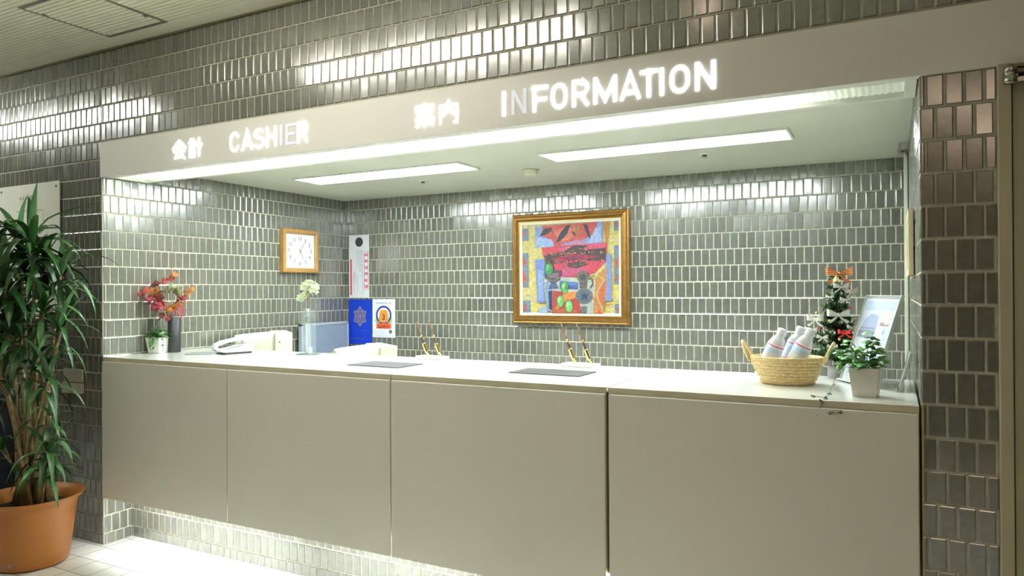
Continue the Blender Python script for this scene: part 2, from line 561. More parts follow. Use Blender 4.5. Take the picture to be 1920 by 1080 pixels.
# ------------------------------------------------------------------ sign fascia with letters
sg = thing('sign_fascia', 'long greige sign board above the counter with lit white letters', 'sign', (0, 0, 0))
boxobj('board', (0.0, -0.013, ZS), (5.6, 0.028, ZT), fascia_mat, sg, bevel=0.002)
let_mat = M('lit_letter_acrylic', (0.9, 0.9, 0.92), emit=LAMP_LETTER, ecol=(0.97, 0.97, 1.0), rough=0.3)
let_dim = M('dim_letter_acrylic', (0.74, 0.76, 0.90), emit=0.09, ecol=(0.8, 0.82, 1.0), rough=0.3)  # dim and half-lit copies: weaker backlight at tube joints put into colour and emission
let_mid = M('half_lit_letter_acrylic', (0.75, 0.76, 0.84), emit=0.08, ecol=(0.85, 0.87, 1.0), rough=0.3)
def arc(cx, cy, rx, ry, a0, a1, n=8):
    return [(cx + rx*math.cos(R(a0 + (a1-a0)*i/n)), cy + ry*math.sin(R(a0 + (a1-a0)*i/n))) for i in range(n+1)]
def glyph_paths(ch, w, s):
    """paths in metres for a letter w wide, 0.1 tall, stroke s"""
    H = 0.098; h_ = s/2; x0, x1, y0, y1 = h_, w-h_, h_, H-h_
    rx = (x1-x0)/2; ry = min(rx*1.15, (y1-y0)/2); cx = w/2
    if ch == 'I': return [([(w/2, 0), (w/2, H)], False)]
    if ch == 'N': return [([(x0, 0), (x0, H)], False), ([(x0+s*0.15, y1+h_*0.4), (x1-s*0.15, y0-h_*0.4)], False), ([(x1, 0), (x1, H)], False)]
    if ch == 'O': return [(arc(cx, y1-ry, rx, ry, 0, 180) + arc(cx, y0+ry, rx, ry, 180, 360), True)]
    if ch == 'C': return [(arc(cx, y1-ry, rx, ry, 15, 180) + arc(cx, y0+ry, rx, ry, 180, 345), False)]
    if ch == 'F': return [([(x0, 0), (x0, H)], False), ([(x0-h_, y1), (w, y1)], False), ([(x0, H*0.48), (w*0.92, H*0.48)], False)]
    if ch == 'E': return [([(x0, 0), (x0, H)], False), ([(x0-h_, y1), (w, y1)], False), ([(x0, H*0.51), (w*0.9, H*0.51)], False), ([(x0-h_, y0), (w, y0)], False)]
    if ch == 'H': return [([(x0, 0), (x0, H)], False), ([(x1, 0), (x1, H)], False), ([(x0, H*0.52), (x1, H*0.52)], False)]
    if ch == 'T': return [([(0, y1), (w, y1)], False), ([(cx, 0), (cx, H)], False)]
    if ch == 'A': return [([(h_*0.8, 0), (cx, H-h_*0.3), (w-h_*0.8, 0)], False), ([(w*0.2, H*0.27), (w*0.8, H*0.27)], False)]
    if ch == 'M': return [([(x0, 0), (x0, H)], False), ([(x1, 0), (x1, H)], False), ([(x0, y1+h_*0.3), (cx, H*0.12), (x1, y1+h_*0.3)], False)]
    if ch == 'R':
        rr = (y1 - H*0.46)/2
        return [([(x0, 0), (x0, H)], False),
                ([(x0, y1), (x1-rr, y1)] + arc(x1-rr, y1-rr, rr, rr, 90, -90) + [(x0, H*0.46)], False),
                ([(cx, H*0.44), (x1+h_*0.3, 0)], False)]
    if ch == 'S':
        r1 = (y1 - H*0.52)/2; r2 = (H*0.52 - y0)/2
        return [(arc(cx, y1-r1, rx, r1, 20, 180, 8) + [(x0+rx*0.25, H*0.60), (x1-rx*0.2, H*0.46)] + arc(cx, y0+r2, rx, r2, 20, -160, 9), False)]
    return []
def kanji_paths(k, w):
    D_ = {
     '会': [[(.5,1),(.02,.55)],[(.5,1),(.98,.55)],[(.28,.64),(.72,.64)],[(.08,.42),(.92,.42)],[(.42,.42),(.2,.08),(.8,.12)],[(.64,.26),(.92,-.02)]],
     '計': [[(.12,.96),(.38,.96)],[(.0,.80),(.5,.80)],[(.08,.65),(.44,.65)],[(.08,.50),(.44,.50)],[(.08,.35),(.44,.35)],[(.1,.35),(.1,.0)],[(.43,.35),(.43,.0)],[(.05,.04),(.48,.04)],[(.52,.62),(1.0,.62)],[(.77,1),(.77,0)]],
     '案': [[(.5,1.02),(.5,.9)],[(.06,.74),(.06,.89),(.94,.89),(.94,.74)],[(.45,.86),(.26,.54),(.8,.40)],[(.74,.66),(.5,.48),(.12,.40)],[(.04,.655),(.96,.655)],[(.02,.29),(.98,.29)],[(.5,.42),(.5,-.02)],[(.46,.27),(.06,.02)],[(.54,.27),(.95,.02)]],
     '内': [[(.08,0),(.08,.78),(.92,.78),(.92,.04),(.74,.04)],[(.5,1.02),(.5,.74),(.24,.34)],[(.5,.66),(.78,.36)]],
    }
    return [([(a*w, b*0.097) for a, b in p], False) for p in D_[k]]
def letter(ch, x0, x1, mat, s=0.0145):
    m_ = MB()
    w = x1 - x0
    kan = ch in '会計案内'
    paths = kanji_paths(ch, w) if kan else glyph_paths(ch, w, s)
    if kan: s = 0.0082
    for i, (p_, cl) in enumerate(paths):
        m_.stroke(p_, s, Vector((0, 0, 0)), Vector((1, 0, 0)), Vector((0, 0, 1)), Vector((0, -1, 0)), 0.003 + 0.00012*i, cl)
    o = m_.build('sign_character' if kan else 'sign_letter', mat, sg, at=(x0, -0.0130, 2.1))
    return o
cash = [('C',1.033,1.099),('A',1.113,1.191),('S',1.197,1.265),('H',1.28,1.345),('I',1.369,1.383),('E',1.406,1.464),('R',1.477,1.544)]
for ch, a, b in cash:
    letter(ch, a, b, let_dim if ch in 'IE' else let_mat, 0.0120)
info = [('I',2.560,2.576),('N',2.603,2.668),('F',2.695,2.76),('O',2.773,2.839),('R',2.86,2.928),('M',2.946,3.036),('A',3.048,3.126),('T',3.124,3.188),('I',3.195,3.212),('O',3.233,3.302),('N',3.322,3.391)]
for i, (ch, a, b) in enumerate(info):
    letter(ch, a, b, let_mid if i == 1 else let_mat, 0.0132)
for ch, a, b in (('会',.607,.716),('計',.732,.835),('案',2.141,2.241),('内',2.262,2.358)):
    letter(ch, a, b, let_mat)

# ------------------------------------------------------------------ light trough behind the sign
tr = thing('light_trough', 'bright ribbed strip light running behind the bottom of the sign board', 'strip light', (0, 0, 0))
mb = MB()
mb.box((0.006, 0.030, 2.058), (W - 0.006, 0.045, 2.138))
mb.box((0.006, 0.245, 2.058), (W - 0.006, 0.275, 2.138))
mb.box((0.006, 0.045, 2.058), (0.040, 0.245, 2.138))
mb.box((W - 0.040, 0.045, 2.058), (W - 0.006, 0.245, 2.138))
mb.build('housing', white_metal, tr, bevel=0.0015)
MB().box((0.006, 0.030, 2.139), (W - 0.006, 0.279, 2.15)).build('reflector', M('white_reflector', (0.85, 0.85, 0.82), rough=0.5), tr)
def diffuser_material():
    m = bpy.data.materials.new('ribbed_opal_acrylic')
    m.use_nodes = True
    nt = m.node_tree
    out = nt.nodes['Material Output']
    nt.nodes.remove(nt.nodes['Principled BSDF'])
    t1 = nt.nodes.new('ShaderNodeBsdfTranslucent'); t1.inputs[0].default_value = (0.95, 0.96, 0.90, 1)
    d1 = nt.nodes.new('ShaderNodeBsdfDiffuse'); d1.inputs[0].default_value = (0.75, 0.76, 0.68, 1)
    mx = nt.nodes.new('ShaderNodeMixShader'); mx.inputs[0].default_value = 0.3
    nt.links.new(t1.outputs[0], mx.inputs[1]); nt.links.new(d1.outputs[0], mx.inputs[2])
    nt.links.new(mx.outputs[0], out.inputs[0])
    return m
mb = MB(); mb.smooth = True
n = 186; step = (W - 0.08) / n
prev = None
base = None
for i in range(n * 4 + 1):
    x = 0.040 + step * i / 4
    z = 2.078 - 0.0035 * abs(math.sin(PI * i / 4))
    a = mb.add([(x, 0.045, z), (x, 0.245, z)])
    if i: mb.face((a - 2, a, a + 1, a - 1))
mb.build('ribbed_diffuser', diffuser_material(), tr)
tube_mat = M('fluorescent_tube', (0.9, 0.9, 0.9), emit=LAMP_TROUGH, ecol=COOL)
for xa, xb in ((0.24, 1.36), (1.62, 2.50), (2.80, 3.56)):
    MB().tube([(xa, 0.14, 2.112), (xb, 0.14, 2.112)], 0.013, 10).build('fluorescent_tube', tube_mat, tr)

# ------------------------------------------------------------------ counter
gapc = M('counter_gap_trim', (0.20, 0.17, 0.10), rough=0.6)
lab = ['leftmost counter unit, greige front panel beside the potted plant, phone and vases on top',
       'second counter unit from the left, greige front panel below the first writing mat',
       'third counter unit from the left, greige front panel below the right-hand writing mat',
       'rightmost and widest-looking counter unit, greige front panel below the bottle basket']
edges = [0.005, 0.999, 2.003, 2.988, 3.994]
for i in range(4):
    xa, xb = edges[i], edges[i+1]
    u = thing('counter_unit', lab[i], 'counter', (xa, 0, 0), 0, 'counter units in a row')
    w = xb - xa
    g = 0.0025 if i != 3 else 0.007
    ge = 0.0025 if i != 2 else 0.006
    MB().box((g, -0.012, ZB), (w - ge, 0.012, 1.0285)).build('front_panel', cream_panel, u, bevel=0.004, at=None)
    MB().box((g*0.6, 0.0, 1.034), (w - ge*0.6, 0.70, ZC)).build('worktop', worktop_mat, u, bevel=0.0015)
    MB().box((g*0.6, -0.004, 1.0292), (w - ge*0.6, -0.0002, ZC - 0.0008)).build('front_edge', M('greige_edge_band', (0.58, 0.53, 0.40), rough=0.45), u, bevel=0.001)
    MB().box((0.0, 0.014, 0.36), (w - 0.001, 0.030, 1.033)).build('backing', gapc, u)
    MB().box((0.01, 0.032, 0.361), (w - 0.01, 0.64, 1.033)).build('cabinet_body', M('cabinet_body_white', (0.7, 0.68, 0.6), rough=0.5), u)
# trim at right end of the counter
struct(boxobj('trim_2', (3.9985, -0.012, 0.0), (4.004, 0.010, 1.06), M('brass_coloured_edge', (0.42, 0.31, 0.12), rough=0.5)))
# tube lamps under the counter
kick_mat = M('under_counter_tube', (0.9, 0.9, 0.9), emit=LAMP_KICK, ecol=(0.95, 1.0, 1.0))
for k, (xa, xb) in enumerate(((0.14, 1.35), (1.5, 2.55), (2.7, 3.75))):
    t = thing('under_counter_light', ['tube light hidden below the left part of the counter', 'tube light hidden below the middle of the counter', 'tube light hidden below the right part of the counter'][k],
              'tube light', ((xa+xb)/2, 0.063, 0.357), 0, 'lights under the counter')
    hw = (xb-xa)/2
    MB().box((-hw, -0.03, -0.012), (hw, 0.03, 0.0)).build('batten', white_metal, t)
    MB().tube([(-hw+0.03, 0, -0.028), (hw-0.03, 0, -0.028)], 0.013, 10).build('tube', kick_mat, t)
    for s in (-1, 1):
        MB().box((s*(hw-0.02)-0.01, -0.014, -0.042), (s*(hw-0.02)+0.01, 0.014, -0.012)).build('tube_holder', white_plastic, t)

# ------------------------------------------------------------------ right side: door frame, door, closer
struct(boxobj('trim_3', (4.1955, -0.03, 0), (4.2285, 0.05, ZS), jamb_mat, None, bevel=0.002))
struct(boxobj('trim_4', (4.2295, -0.012, ZS - 0.008), (5.1, 0.05, ZS - 0.0005), M('door_head_trim', (0.45, 0.32, 0.12), rough=0.5)))
d = thing('door_1', 'grey-green metal door at the right edge beside the brown tiled pillar', 'door', (4.236, 0.012, 0))
d['kind'] = 'structure'
boxobj('door_panel', (0.0, 0.0, 0.01), (0.84, 0.04, ZS - 0.03), door_mat, d, bevel=0.002)
struct(boxobj('wall_front_far_right', (5.1, 0.0, 0), (8.0, 0.06, ZR), wall_paint))
struct(boxobj('wall_behind_door', (4.20, 0.056, 0), (5.1, 0.08, ZS), black_mat))
cl = thing('door_closer', 'steel door closer arm and pivot at the top right corner', 'door closer', (4.24, -0.03, 2.02))
MB().tube([(-0.016, 0, 0.0), (0.006, 0, 0.0)], 0.0, 3).v
mb = MB(); mb.lathe([(0.0001, -0.024), (0.016, -0.024), (0.018, -0.020), (0.018, -0.004), (0.015, -0.002), (0.015, 0.002), (0.018, 0.004), (0.018, 0.020), (0.016, 0.024), (0.0001, 0.024)], 20, T=Matrix.Translation((-0.014, 0, 0)))
mb.build('pivot', steel, cl)
MB().box((0.0, -0.012, -0.022), (0.42, 0.012, -0.006)).build('arm', steel, cl, bevel=0.003)
MB().box((0.0, -0.010, 0.006), (0.45, 0.020, 0.016)).build('rail', dark_metal, cl)
MB().box((-0.026, 0.0, -0.01), (0.004, 0.03, 0.01)).build('bracket', steel, cl)

# ------------------------------------------------------------------ alcove small fittings
def sprinkler(label, x, y):
    t = thing('sprinkler_head', label, 'sprinkler', (x, y, ZN), 0, 'sprinklers in the alcove ceiling')
    MB().lathe([(0.0001, -0.0005), (0.036, -0.0005), (0.034, -0.005), (0.016, -0.007)], 20).build('ceiling_plate', white_metal, t)
    m_ = MB(); m_.lathe([(0.011, -0.006), (0.011, -0.016), (0.016, -0.018), (0.016, -0.021), (0.0001, -0.022)], 12)
    m_.build('nozzle', M('dull_chrome', (0.42, 0.42, 0.38), rough=0.35, metal=0.9), t)
sprinkler('small ceiling sprinkler left of the round smoke detector', 1.181, 1.434)
sprinkler('small ceiling sprinkler at right above the right light fixture edge', 3.033, 1.397)
t = thing('smoke_detector', 'round cream smoke detector on the alcove ceiling between the lights', 'smoke detector', (1.99, 1.40, ZN))
MB().lathe([(0.0001, -0.0005), (0.052, -0.0005), (0.052, -0.008), (0.046, -0.012)], 24).build('base', M('cream_plastic', (0.62, 0.60, 0.46), rough=0.5), t)
MB().lathe([(0.043, -0.010), (0.042, -0.026), (0.036, -0.036), (0.0001, -0.038)], 24).build('sensor_cap', M('cream_plastic'), t)

# pale duct and notice frame on right wall
tag(boxobj('cable_duct', (3.980, 1.62, 1.00), (3.9945, 1.95, 2.112), M('pale_green_duct', (0.55, 0.58, 0.45), rough=0.5), None, bevel=0.002),
    'pale vertical cable duct on the alcove right wall near the back corner', 'cable duct')
t = thing('wall_notice', 'thin beige wooden frame hung on the alcove right wall, seen edge on', 'notice frame', (3.994, 0.8, 1.585))
mb = MB()
mb.box((-0.018, -0.24, -0.125), (0, -0.20, 0.125)); mb.box((-0.018, 0.20, -0.125), (0, 0.24, 0.125))
mb.box((-0.018, -0.20, -0.125), (0, 0.20, -0.10)); mb.box((-0.018, -0.20, 0.10), (0, 0.20, 0.125))
mb.build('frame', M('beige_wood', (0.62, 0.54, 0.36), rough=0.5), t, bevel=0.002)
MB().box((-0.010, -0.199, -0.099), (-0.001, 0.199, 0.099)).build('sheet', M('paper_white', (0.75, 0.75, 0.7), rough=0.6), t)
t = thing('ceiling_bracket', 'small chrome bracket at the ceiling by the alcove back right corner', 'bracket', (3.955, 1.6, ZN))
MB().box((-0.006, -0.02, -0.052), (0.012, 0.02, -0.03)).build('clip', steel, t, bevel=0.002)
MB().box((0.012, -0.008, -0.046), (0.038, 0.008, -0.036)).build('arm', dark_metal, t)
MB().box((0.0, -0.006, -0.031), (0.008, 0.006, 0.0)).build('stem', steel, t)

# ------------------------------------------------------------------ clock on the alcove left wall
ck = thing('wall_clock', 'square wooden wall clock with white face on the alcove left wall', 'clock', (0.005, 1.505, 1.711))
# local: +y along wall, +z up, +x out of wall
def frame_prof(mb, hy, hz, prof):
    """mitred picture-frame: prof = list of (inset, height_out)"""
    cs = [(-1, -1), (1, -1), (1, 1), (-1, 1)]
    base = len(mb.v)
    for ins, ht in prof:
        for sy, sz in cs:
            mb.v.append(Vector((ht, sy * (hy - ins), sz * (hz - ins))))
    for i in range(len(prof) - 1):
        for k in range(4):
            k2 = (k + 1) % 4
            mb.face((base + i*4 + k, base + i*4 + k2, base + (i+1)*4 + k2, base + (i+1)*4 + k))
oak = M('honey_oak', (0.42, 0.235, 0.075), rough=0.38, vary=0.12, nscale=18)
mb = MB()
frame_prof(mb, 0.181, 0.160, [(0.0, 0.0), (0.0, 0.036), (0.004, 0.041), (0.020, 0.042), (0.034, 0.032), (0.034, 0.022)])
mb.build('frame', oak, ck)
cx_ = 0.147; cz_ = 0.126
MB().box((0.001, -cx_, -cz_), (0.022, cx_, cz_)).build('clock_face', M('clock_face_white', (0.80, 0.81, 0.80), rough=0.35, vary=0.01), ck)
ck_face = [o for o in ck.children if o.name.startswith('clock_face')][0]
def text_mesh(s, size, name, mat, parent, O, U, V, N, ext=0.0004, off=0.0, sx=1.0, center=True):
    cu = bpy.data.curves.new('t', 'FONT'); cu.body = s; cu.size = size; cu.extrude = ext; cu.offset = off
    if center: cu.align_x = 'CENTER'; cu.align_y = 'CENTER'
    ob = bpy.data.objects.new('t', cu); C.objects.link(ob)
    dg = bpy.context.evaluated_depsgraph_get()
    me = bpy.data.meshes.new_from_object(ob.evaluated_get(dg))
    bpy.data.objects.remove(ob)
    me.name = name
    me.materials.clear(); me.materials.append(mat)
    o = bpy.data.objects.new(name, me); C.objects.link(o)
    T = Matrix((Vector(U) * sx, Vector(V), Vector(N))).transposed().to_4x4(); T.translation = Vector(O)
    me.transform(T)
    if parent is not None: o.parent = parent
    return o
num_mat = M('numeral_grey', (0.10, 0.10, 0.10), rough=0.5)
for k in range(1, 13):
    a = R(90 - 30 * k)
    yy = 0.112 * math.cos(a) * 1.02; zz = 0.092 * math.sin(a)
    text_mesh(str(k), 0.040, 'numeral', num_mat, ck_face, (0.0224, yy, zz), (0, 1, 0), (0, 0, 1), (1, 0, 0))
def hand(name, ang, L, w, h):
    a = R(90 - ang); dy, dz = math.cos(a), math.sin(a)
    m_ = MB()
    n_ = Vector((0, -dz, dy))
    p0 = Vector((h, -dy*0.018, -dz*0.018)); p1 = Vector((h, dy*L, dz*L))
    m_.prism([p0 - n_*w, p1 - n_*w*0.35, p1 + n_*w*0.35, p0 + n_*w], Vector((0.0008, 0, 0)))
    m_.build(name, num_mat, ck)
hand('hour_hand', 152, 0.072, 0.003, 0.0240)
hand('minute_hand', 35, 0.105, 0.0022, 0.0255)
MB().lathe([(0.0001, 0.0), (0.006, 0.0), (0.006, 0.006), (0.0001, 0.007)], 14, T=Matrix.Translation((0.0222, 0, 0)) @ Matrix.Rotation(R(90), 4, 'Y')).build('hand_pin', gold, ck)

# ------------------------------------------------------------------ painting on the back wall
pt = thing('framed_painting', 'abstract still life painting in a moulded gold frame on the back wall', 'painting', (1.978, D - 0.005, 1.560))
# local frame: x along wall, z up, -y out
gframe = M('antique_gold_frame', (0.34, 0.18, 0.048), rough=0.33, metal=0.65, vary=0.22, nscale=25)
glip = M('bright_gold_lip', (0.62, 0.42, 0.14), rough=0.3, metal=0.7, vary=0.1)
liner = M('cream_linen_liner', (0.68, 0.62, 0.48), rough=0.7, vary=0.05, nscale=60)
def frame_xz(mb, hx, hz, prof):
    cs = [(-1, -1), (1, -1), (1, 1), (-1, 1)]
    base = len(mb.v)
    for ins, ht in prof:
        for sx, sz in cs:
            mb.v.append(Vector((sx * (hx - ins), -ht, sz * (hz - ins))))
    for i in range(len(prof) - 1):
        for k in range(4):
            k2 = (k + 1) % 4
            mb.face((base + i*4 + k, base + i*4 + k2, base + (i+1)*4 + k2, base + (i+1)*4 + k))
HX, HZ = 0.430, 0.381
mb = MB()
frame_xz(mb, HX, HZ, [(0, 0), (0, 0.030), (0.003, 0.038), (0.010, 0.042), (0.016, 0.040), (0.020, 0.046), (0.030, 0.052), (0.036, 0.053), (0.041, 0.044), (0.046, 0.047), (0.052, 0.036)])
mb.build('frame_moulding', gframe, pt)
mb = MB()
frame_xz(mb, HX - 0.052, HZ - 0.052, [(0, 0.036), (0.002, 0.040), (0.004, 0.040), (0.006, 0.034)])
mb.build('gold_lip', glip, pt)
mb = MB()
frame_xz(mb, HX - 0.058, HZ - 0.058, [(0, 0.034), (0.002, 0.035), (0.017, 0.026), (0.018, 0.018)])
mb.build('linen_liner', liner, pt)
MB().box((-HX + 0.01, -0.018, -HZ + 0.01), (HX - 0.01, -0.002, HZ - 0.01)).build('backboard', M('backboard', (0.5, 0.45, 0.35), rough=0.8), pt)
cw, chh = 2 * (HX - 0.0735), 2 * (HZ - 0.0735)
A_ = Flat((-cw/2, -0.0184, -chh/2), (cw, 0, 0), (0, 0, chh), (0, -1, 0), 0.00006)
def q(x, y): return ((x - 165) / 755.0, (885 - y) / 675.0)
def P_(pts, col): A_.poly([q(*p) for p in pts], col)
A_.rect(0, 0, 1, 1, (204, 188, 110))
rng = random.Random(5)
for _ in range(170):
    x = rng.random(); y = rng.random()
    if 0.15 < x < 0.85: continue
    A_.rect(x, y, min(1, x + 0.02 + rng.random()*0.03), min(1, y + 0.012 + rng.random()*0.03), rng.choice([(222,200,84),(190,180,150),(228,206,70),(172,170,160),(210,190,60),(200,185,130)]))
blue = (118, 136, 172); lb = (130, 150, 200); red = (190, 62, 60); dk = (62, 66, 78)
for pts in ([(165,235),(215,235),(215,330),(165,330)], [(165,425),(213,425),(213,690),(165,690)], [(165,790),(228,790),(228,885),(165,885)],
            [(882,210),(920,210),(920,285),(882,285)], [(882,390),(920,390),(920,670),(882,670)], [(885,815),(920,815),(920,885),(885,885)]):
    P_(pts, (108, 130, 150))
for pts in ([(165,245),(190,270),(165,305)], [(165,440),(202,500),(165,530)], [(165,540),(200,620),(165,685)], [(165,800),(200,845),(165,885)],
            [(920,460),(888,515),(920,575)], [(920,590),(892,625),(920,665)], [(920,215),(890,235),(920,260)], [(920,830),(890,855),(920,885)]):
    P_(pts, (190, 84, 60))
P_([(270,225),(800,212),(800,372),(270,386)], lb)
P_([(270,300),(400,330),(425,384),(270,386)], (150,172,216))
P_([(290,386),(350,386),(345,410),(320,420)], (215, 190, 100))
P_([(330,222),(762,214),(735,300),(640,345),(520,352),(440,400),(405,330),(330,300)], (196, 80, 78))
P_([(420,270),(520,240),(600,260),(560,330),(470,350)], (214, 112, 92))
P_([(560,230),(620,225),(640,280),(600,300)], (180,110,70))
P_([(440,400),(600,335),(700,372),(560,388),(465,412)], (184, 128, 170))
P_([(740,260),(785,245),(790,360),(690,366)], (160, 176, 218))
for pts in ([(305,300),(352,240),(410,246),(380,280),(340,296)], [(438,356),(470,285),(520,230),(555,222),(528,290),(478,340)], [(648,222),(684,232),(712,332),(690,318)], [(560,275),(584,278),(592,306),(572,300)], [(380,240),(400,236),(420,290)]):
    P_(pts, dk)
P_([(805,212),(852,212),(835,370),(822,400)], (196, 130, 62))
P_([(322,386),(832,366),(826,500),(720,600),(480,618),(372,520),(335,450)], (200, 58, 84))
P_([(440,395),(600,380),(820,372),(820,400),(640,420),(500,424)], (208, 80, 110))
P_([(420,560),(640,540),(700,560),(600,600),(480,610)], (190,80,120))
P_([(345,448),(500,422),(580,376),(692,384),(640,415),(822,404),(826,494),(640,498),(700,520),(600,552),(510,526),(545,504),(362,514)], (84, 66, 70))
P_([(395,478),(560,438),(775,464),(560,512)], (158, 48, 76))
P_([(480,474),(570,456),(660,468),(570,494)], (128, 50, 80))
for _ in range(150):
    x = rng.uniform(350, 820); y = rng.choice([rng.uniform(424, 440), rng.uniform(486, 500), rng.uniform(385, 415), rng.uniform(512, 540)])
    if y < 420 and not (500 < x < 680): continue
    if y > 505 and not (520 < x < 680): continue
    P_([(x, y), (x+7, y+2), (x+5, y+9), (x-2, y+7)], rng.choice([(196,140,90),(210,170,120),(40,36,40),(150,90,70)]))
P_([(274,476),(350,474),(352,805),(290,805)], (112, 132, 196))
P_([(290,560),(335,560),(340,790),(300,790)], (132, 160, 208))
P_([(826,455),(862,455),(862,792),(820,792)], (120, 138, 200))
P_([(300,845),(360,838),(380,885),(310,885)], (150,168,205))
P_([(828,545),(768,590),(735,640),(705,885),(800,885),(826,720)], (192, 134, 58))
P_([(780,680),(820,640),(800,860),(770,800)], (204, 96, 60))
P_([(745,885),(770,850),(800,885)], (204, 80, 70))
P_([(345,616),(480,612),(742,640),(722,885),(372,868)], (172, 182, 176))
P_([(355,650),(372,868),(410,872),(412,712),(380,640)], (110, 150, 196))
P_([(380,720),(412,712),(408,866),(386,850)], (56, 62, 84))
P_([(470,640),(616,655),(612,710),(466,700)], (88, 120, 186))
P_([(415,716),(620,728),(634,885),(408,885)], (176, 56, 50))
P_([(510,722),(604,724),(590,770),(510,800),(440,870),(430,850)], (212, 132, 62))
P_([(430,850),(600,860),(620,885),(420,885)], (176, 92, 48))
P_([(350,572),(482,560),(476,636),(440,652),(462,700),(384,702),(400,656),(352,622)], (78, 76, 84))
P_([(368,590),(462,580),(458,622),(376,616)], (130, 100, 110))
P_([(400,664),(440,664),(446,692),(404,694)], (84, 96, 140))
A_.line([q(356,624),q(420,644),q(478,612)], 0.008, (140,128,112))
for (x, y, rx, ry, c) in ((385,552,32,46,(58,140,84)),(510,692,29,43,(96,170,86)),(475,795,27,43,(110,180,92)),(543,832,29,45,(120,186,100))):
    A_.ell((x-165)/755, (885-y)/675, rx/755*1.12, ry/675*1.1, (50, 84, 60))
    A_.ell((x-165)/755, (885-y)/675, rx/755, ry/675, c)
    A_.ell((x-8-165)/755, (885-y+12)/675, rx/755*0.45, ry/675*0.5, tuple(min(255, v + 36) for v in c))
    A_.line([q(x, y-6), q(x+2, y+6)], 0.006, (50,90,50))
P_([(618,600),(690,600),(680,700),(626,700)], (96, 88, 88))
A_.ell((650-165)/755, (885-612)/675, 46/755, 44/675, (108, 100, 92))
A_.ell((650-165)/755, (885-616)/675, 26/755, 22/675, (70, 74, 82))
A_.line([q(690,625),q(722,628),q(728,668),q(706,700)], 0.018, (104, 96, 88))
A_.ell((660-165)/755, (885-756)/675, 66/755, 60/675, (120, 110, 98))
A_.ell((660-165)/755, (885-756)/675, 54/755, 49/675, (84, 106, 128))
P_([(630,740),(655,745),(660,725),(672,745),(700,742),(680,765),(690,785),(660,775),(632,785),(645,762)], (56, 66, 88))
for k in range(5):
    A_.line([q(640+10*k, 830), q(634+10*k, 884)], 0.007, (52, 56, 66))
for k in range(7):
    A_.line([q(520+14*k, 676), q(526+14*k, 706)], 0.006, (44, 50, 90))
A_.line([q(342,616),q(370,862),q(408,872)], 0.010, (176,160,118))
A_.line([q(742,640),q(724,884)], 0.010, (200,196,180))
A_.line([q(706,606),q(744,590),q(812,640),q(752,740),q(800,852)], 0.010, (206,180,140))
A_.line([q(700,740),q(750,800),q(770,850)], 0.008, (190,90,60))
A_.line([q(824,818),q(840,828),q(850,812),q(868,822)], 0.008, (190,110,40))
A_.mb.c = [tuple((0.90*v + 0.10*(sum(c)/3))*0.70 for v in c) for c in A_.mb.c]
art = A_.mb.build('painted_canvas', M('oil_paint', vcol=True, rough=0.55, vary=0.24, nscale=70), pt, vc=True)

# ------------------------------------------------------------------ posters in the back corner
paper = M('poster_paper', (0.74, 0.75, 0.80), rough=0.4, vary=0.01)
def poster(name, label, cat, x0, x1, z0, z1, mat):
    t = thing(name, label, cat, (x0, D - 0.0055, z0))
    w, h_ = x1 - x0, z1 - z0
    t.update_tag(); bd = MB().box((0, -0.003, 0), (w, 0, h_)).build('board', mat, t)
    global last_board
    last_board = bd
    F = Flat((0, -0.0031, 0), (w, 0, 0), (0, 0, h_), (0, -1, 0), 0.00005)
    return t, F, w / h_
t, F, asp = poster('notice_poster', 'tall white notice with black seal and red writing in the back corner', 'poster', 0.046, 0.248, 1.358, 1.862, paper)
F.ell(0.51, 0.885, 0.19, 0.075, (52, 50, 54), 26)
rng = random.Random(9)
for k in range(14):
    a = 2*PI*k/14
    F.line([(0.51 + 0.05*math.cos(a), 0.885 + 0.02*math.sin(a)), (0.51 + 0.16*math.cos(a), 0.885 + 0.062*math.sin(a))], 0.004, (96, 94, 96), asp)
F.rect(0.76, 0.13, 0.965, 0.735, (206, 60, 76)); F.rect(0.78, 0.135, 0.945, 0.73, (222, 222, 232))
for k in range(6):
    yy = 0.665 - 0.1*k
    for _ in range(1): F.rect(0.79, yy - 0.006, 0.935, yy + 0.034, (190, 30, 48))
    F.glyph(0.80, yy, 0.13, 0.03, (236, 232, 240), rng, 4)
F.rect(0.06, 0.045, 0.15, 0.615, (206, 92, 106))
for c_, (xx, ya, yb) in enumerate(((0.64, 0.30, 0.76), (0.56, 0.42, 0.76), (0.48, 0.44, 0.76), (0.38, 0.50, 0.76), (0.66, 0.05, 0.28), (0.40, 0.10, 0.36), (0.24, 0.10, 0.38), (0.30, 0.24, 0.42), (0.20, 0.24, 0.42))):
    yy = yb
    while yy > ya:
        F.glyph(xx, yy - 0.016, 0.055, 0.015, (60, 60, 70), rng, 3); yy -= 0.021
F.build('print', last_board)
blue_p = M('deep_blue_poster', s2l((16, 58, 190)), rough=0.35, vary=0.03)
t, F, asp = poster('certificate_poster', 'deep blue poster with a gold hexagonal lattice emblem in the back corner', 'poster', 0.040, 0.271, 0.990, 1.345, blue_p)
gc = (170, 148, 98)
for rr in (0.16, 0.115, 0.07, 0.028):
    F.line([(0.5 + rr/asp*math.sin(PI*k/3 + (0 if rr != 0.115 else PI/6)), 0.62 + rr*1.15*math.cos(PI*k/3 + (0 if rr != 0.115 else PI/6))) for k in range(6)], 0.011, gc, asp, True)
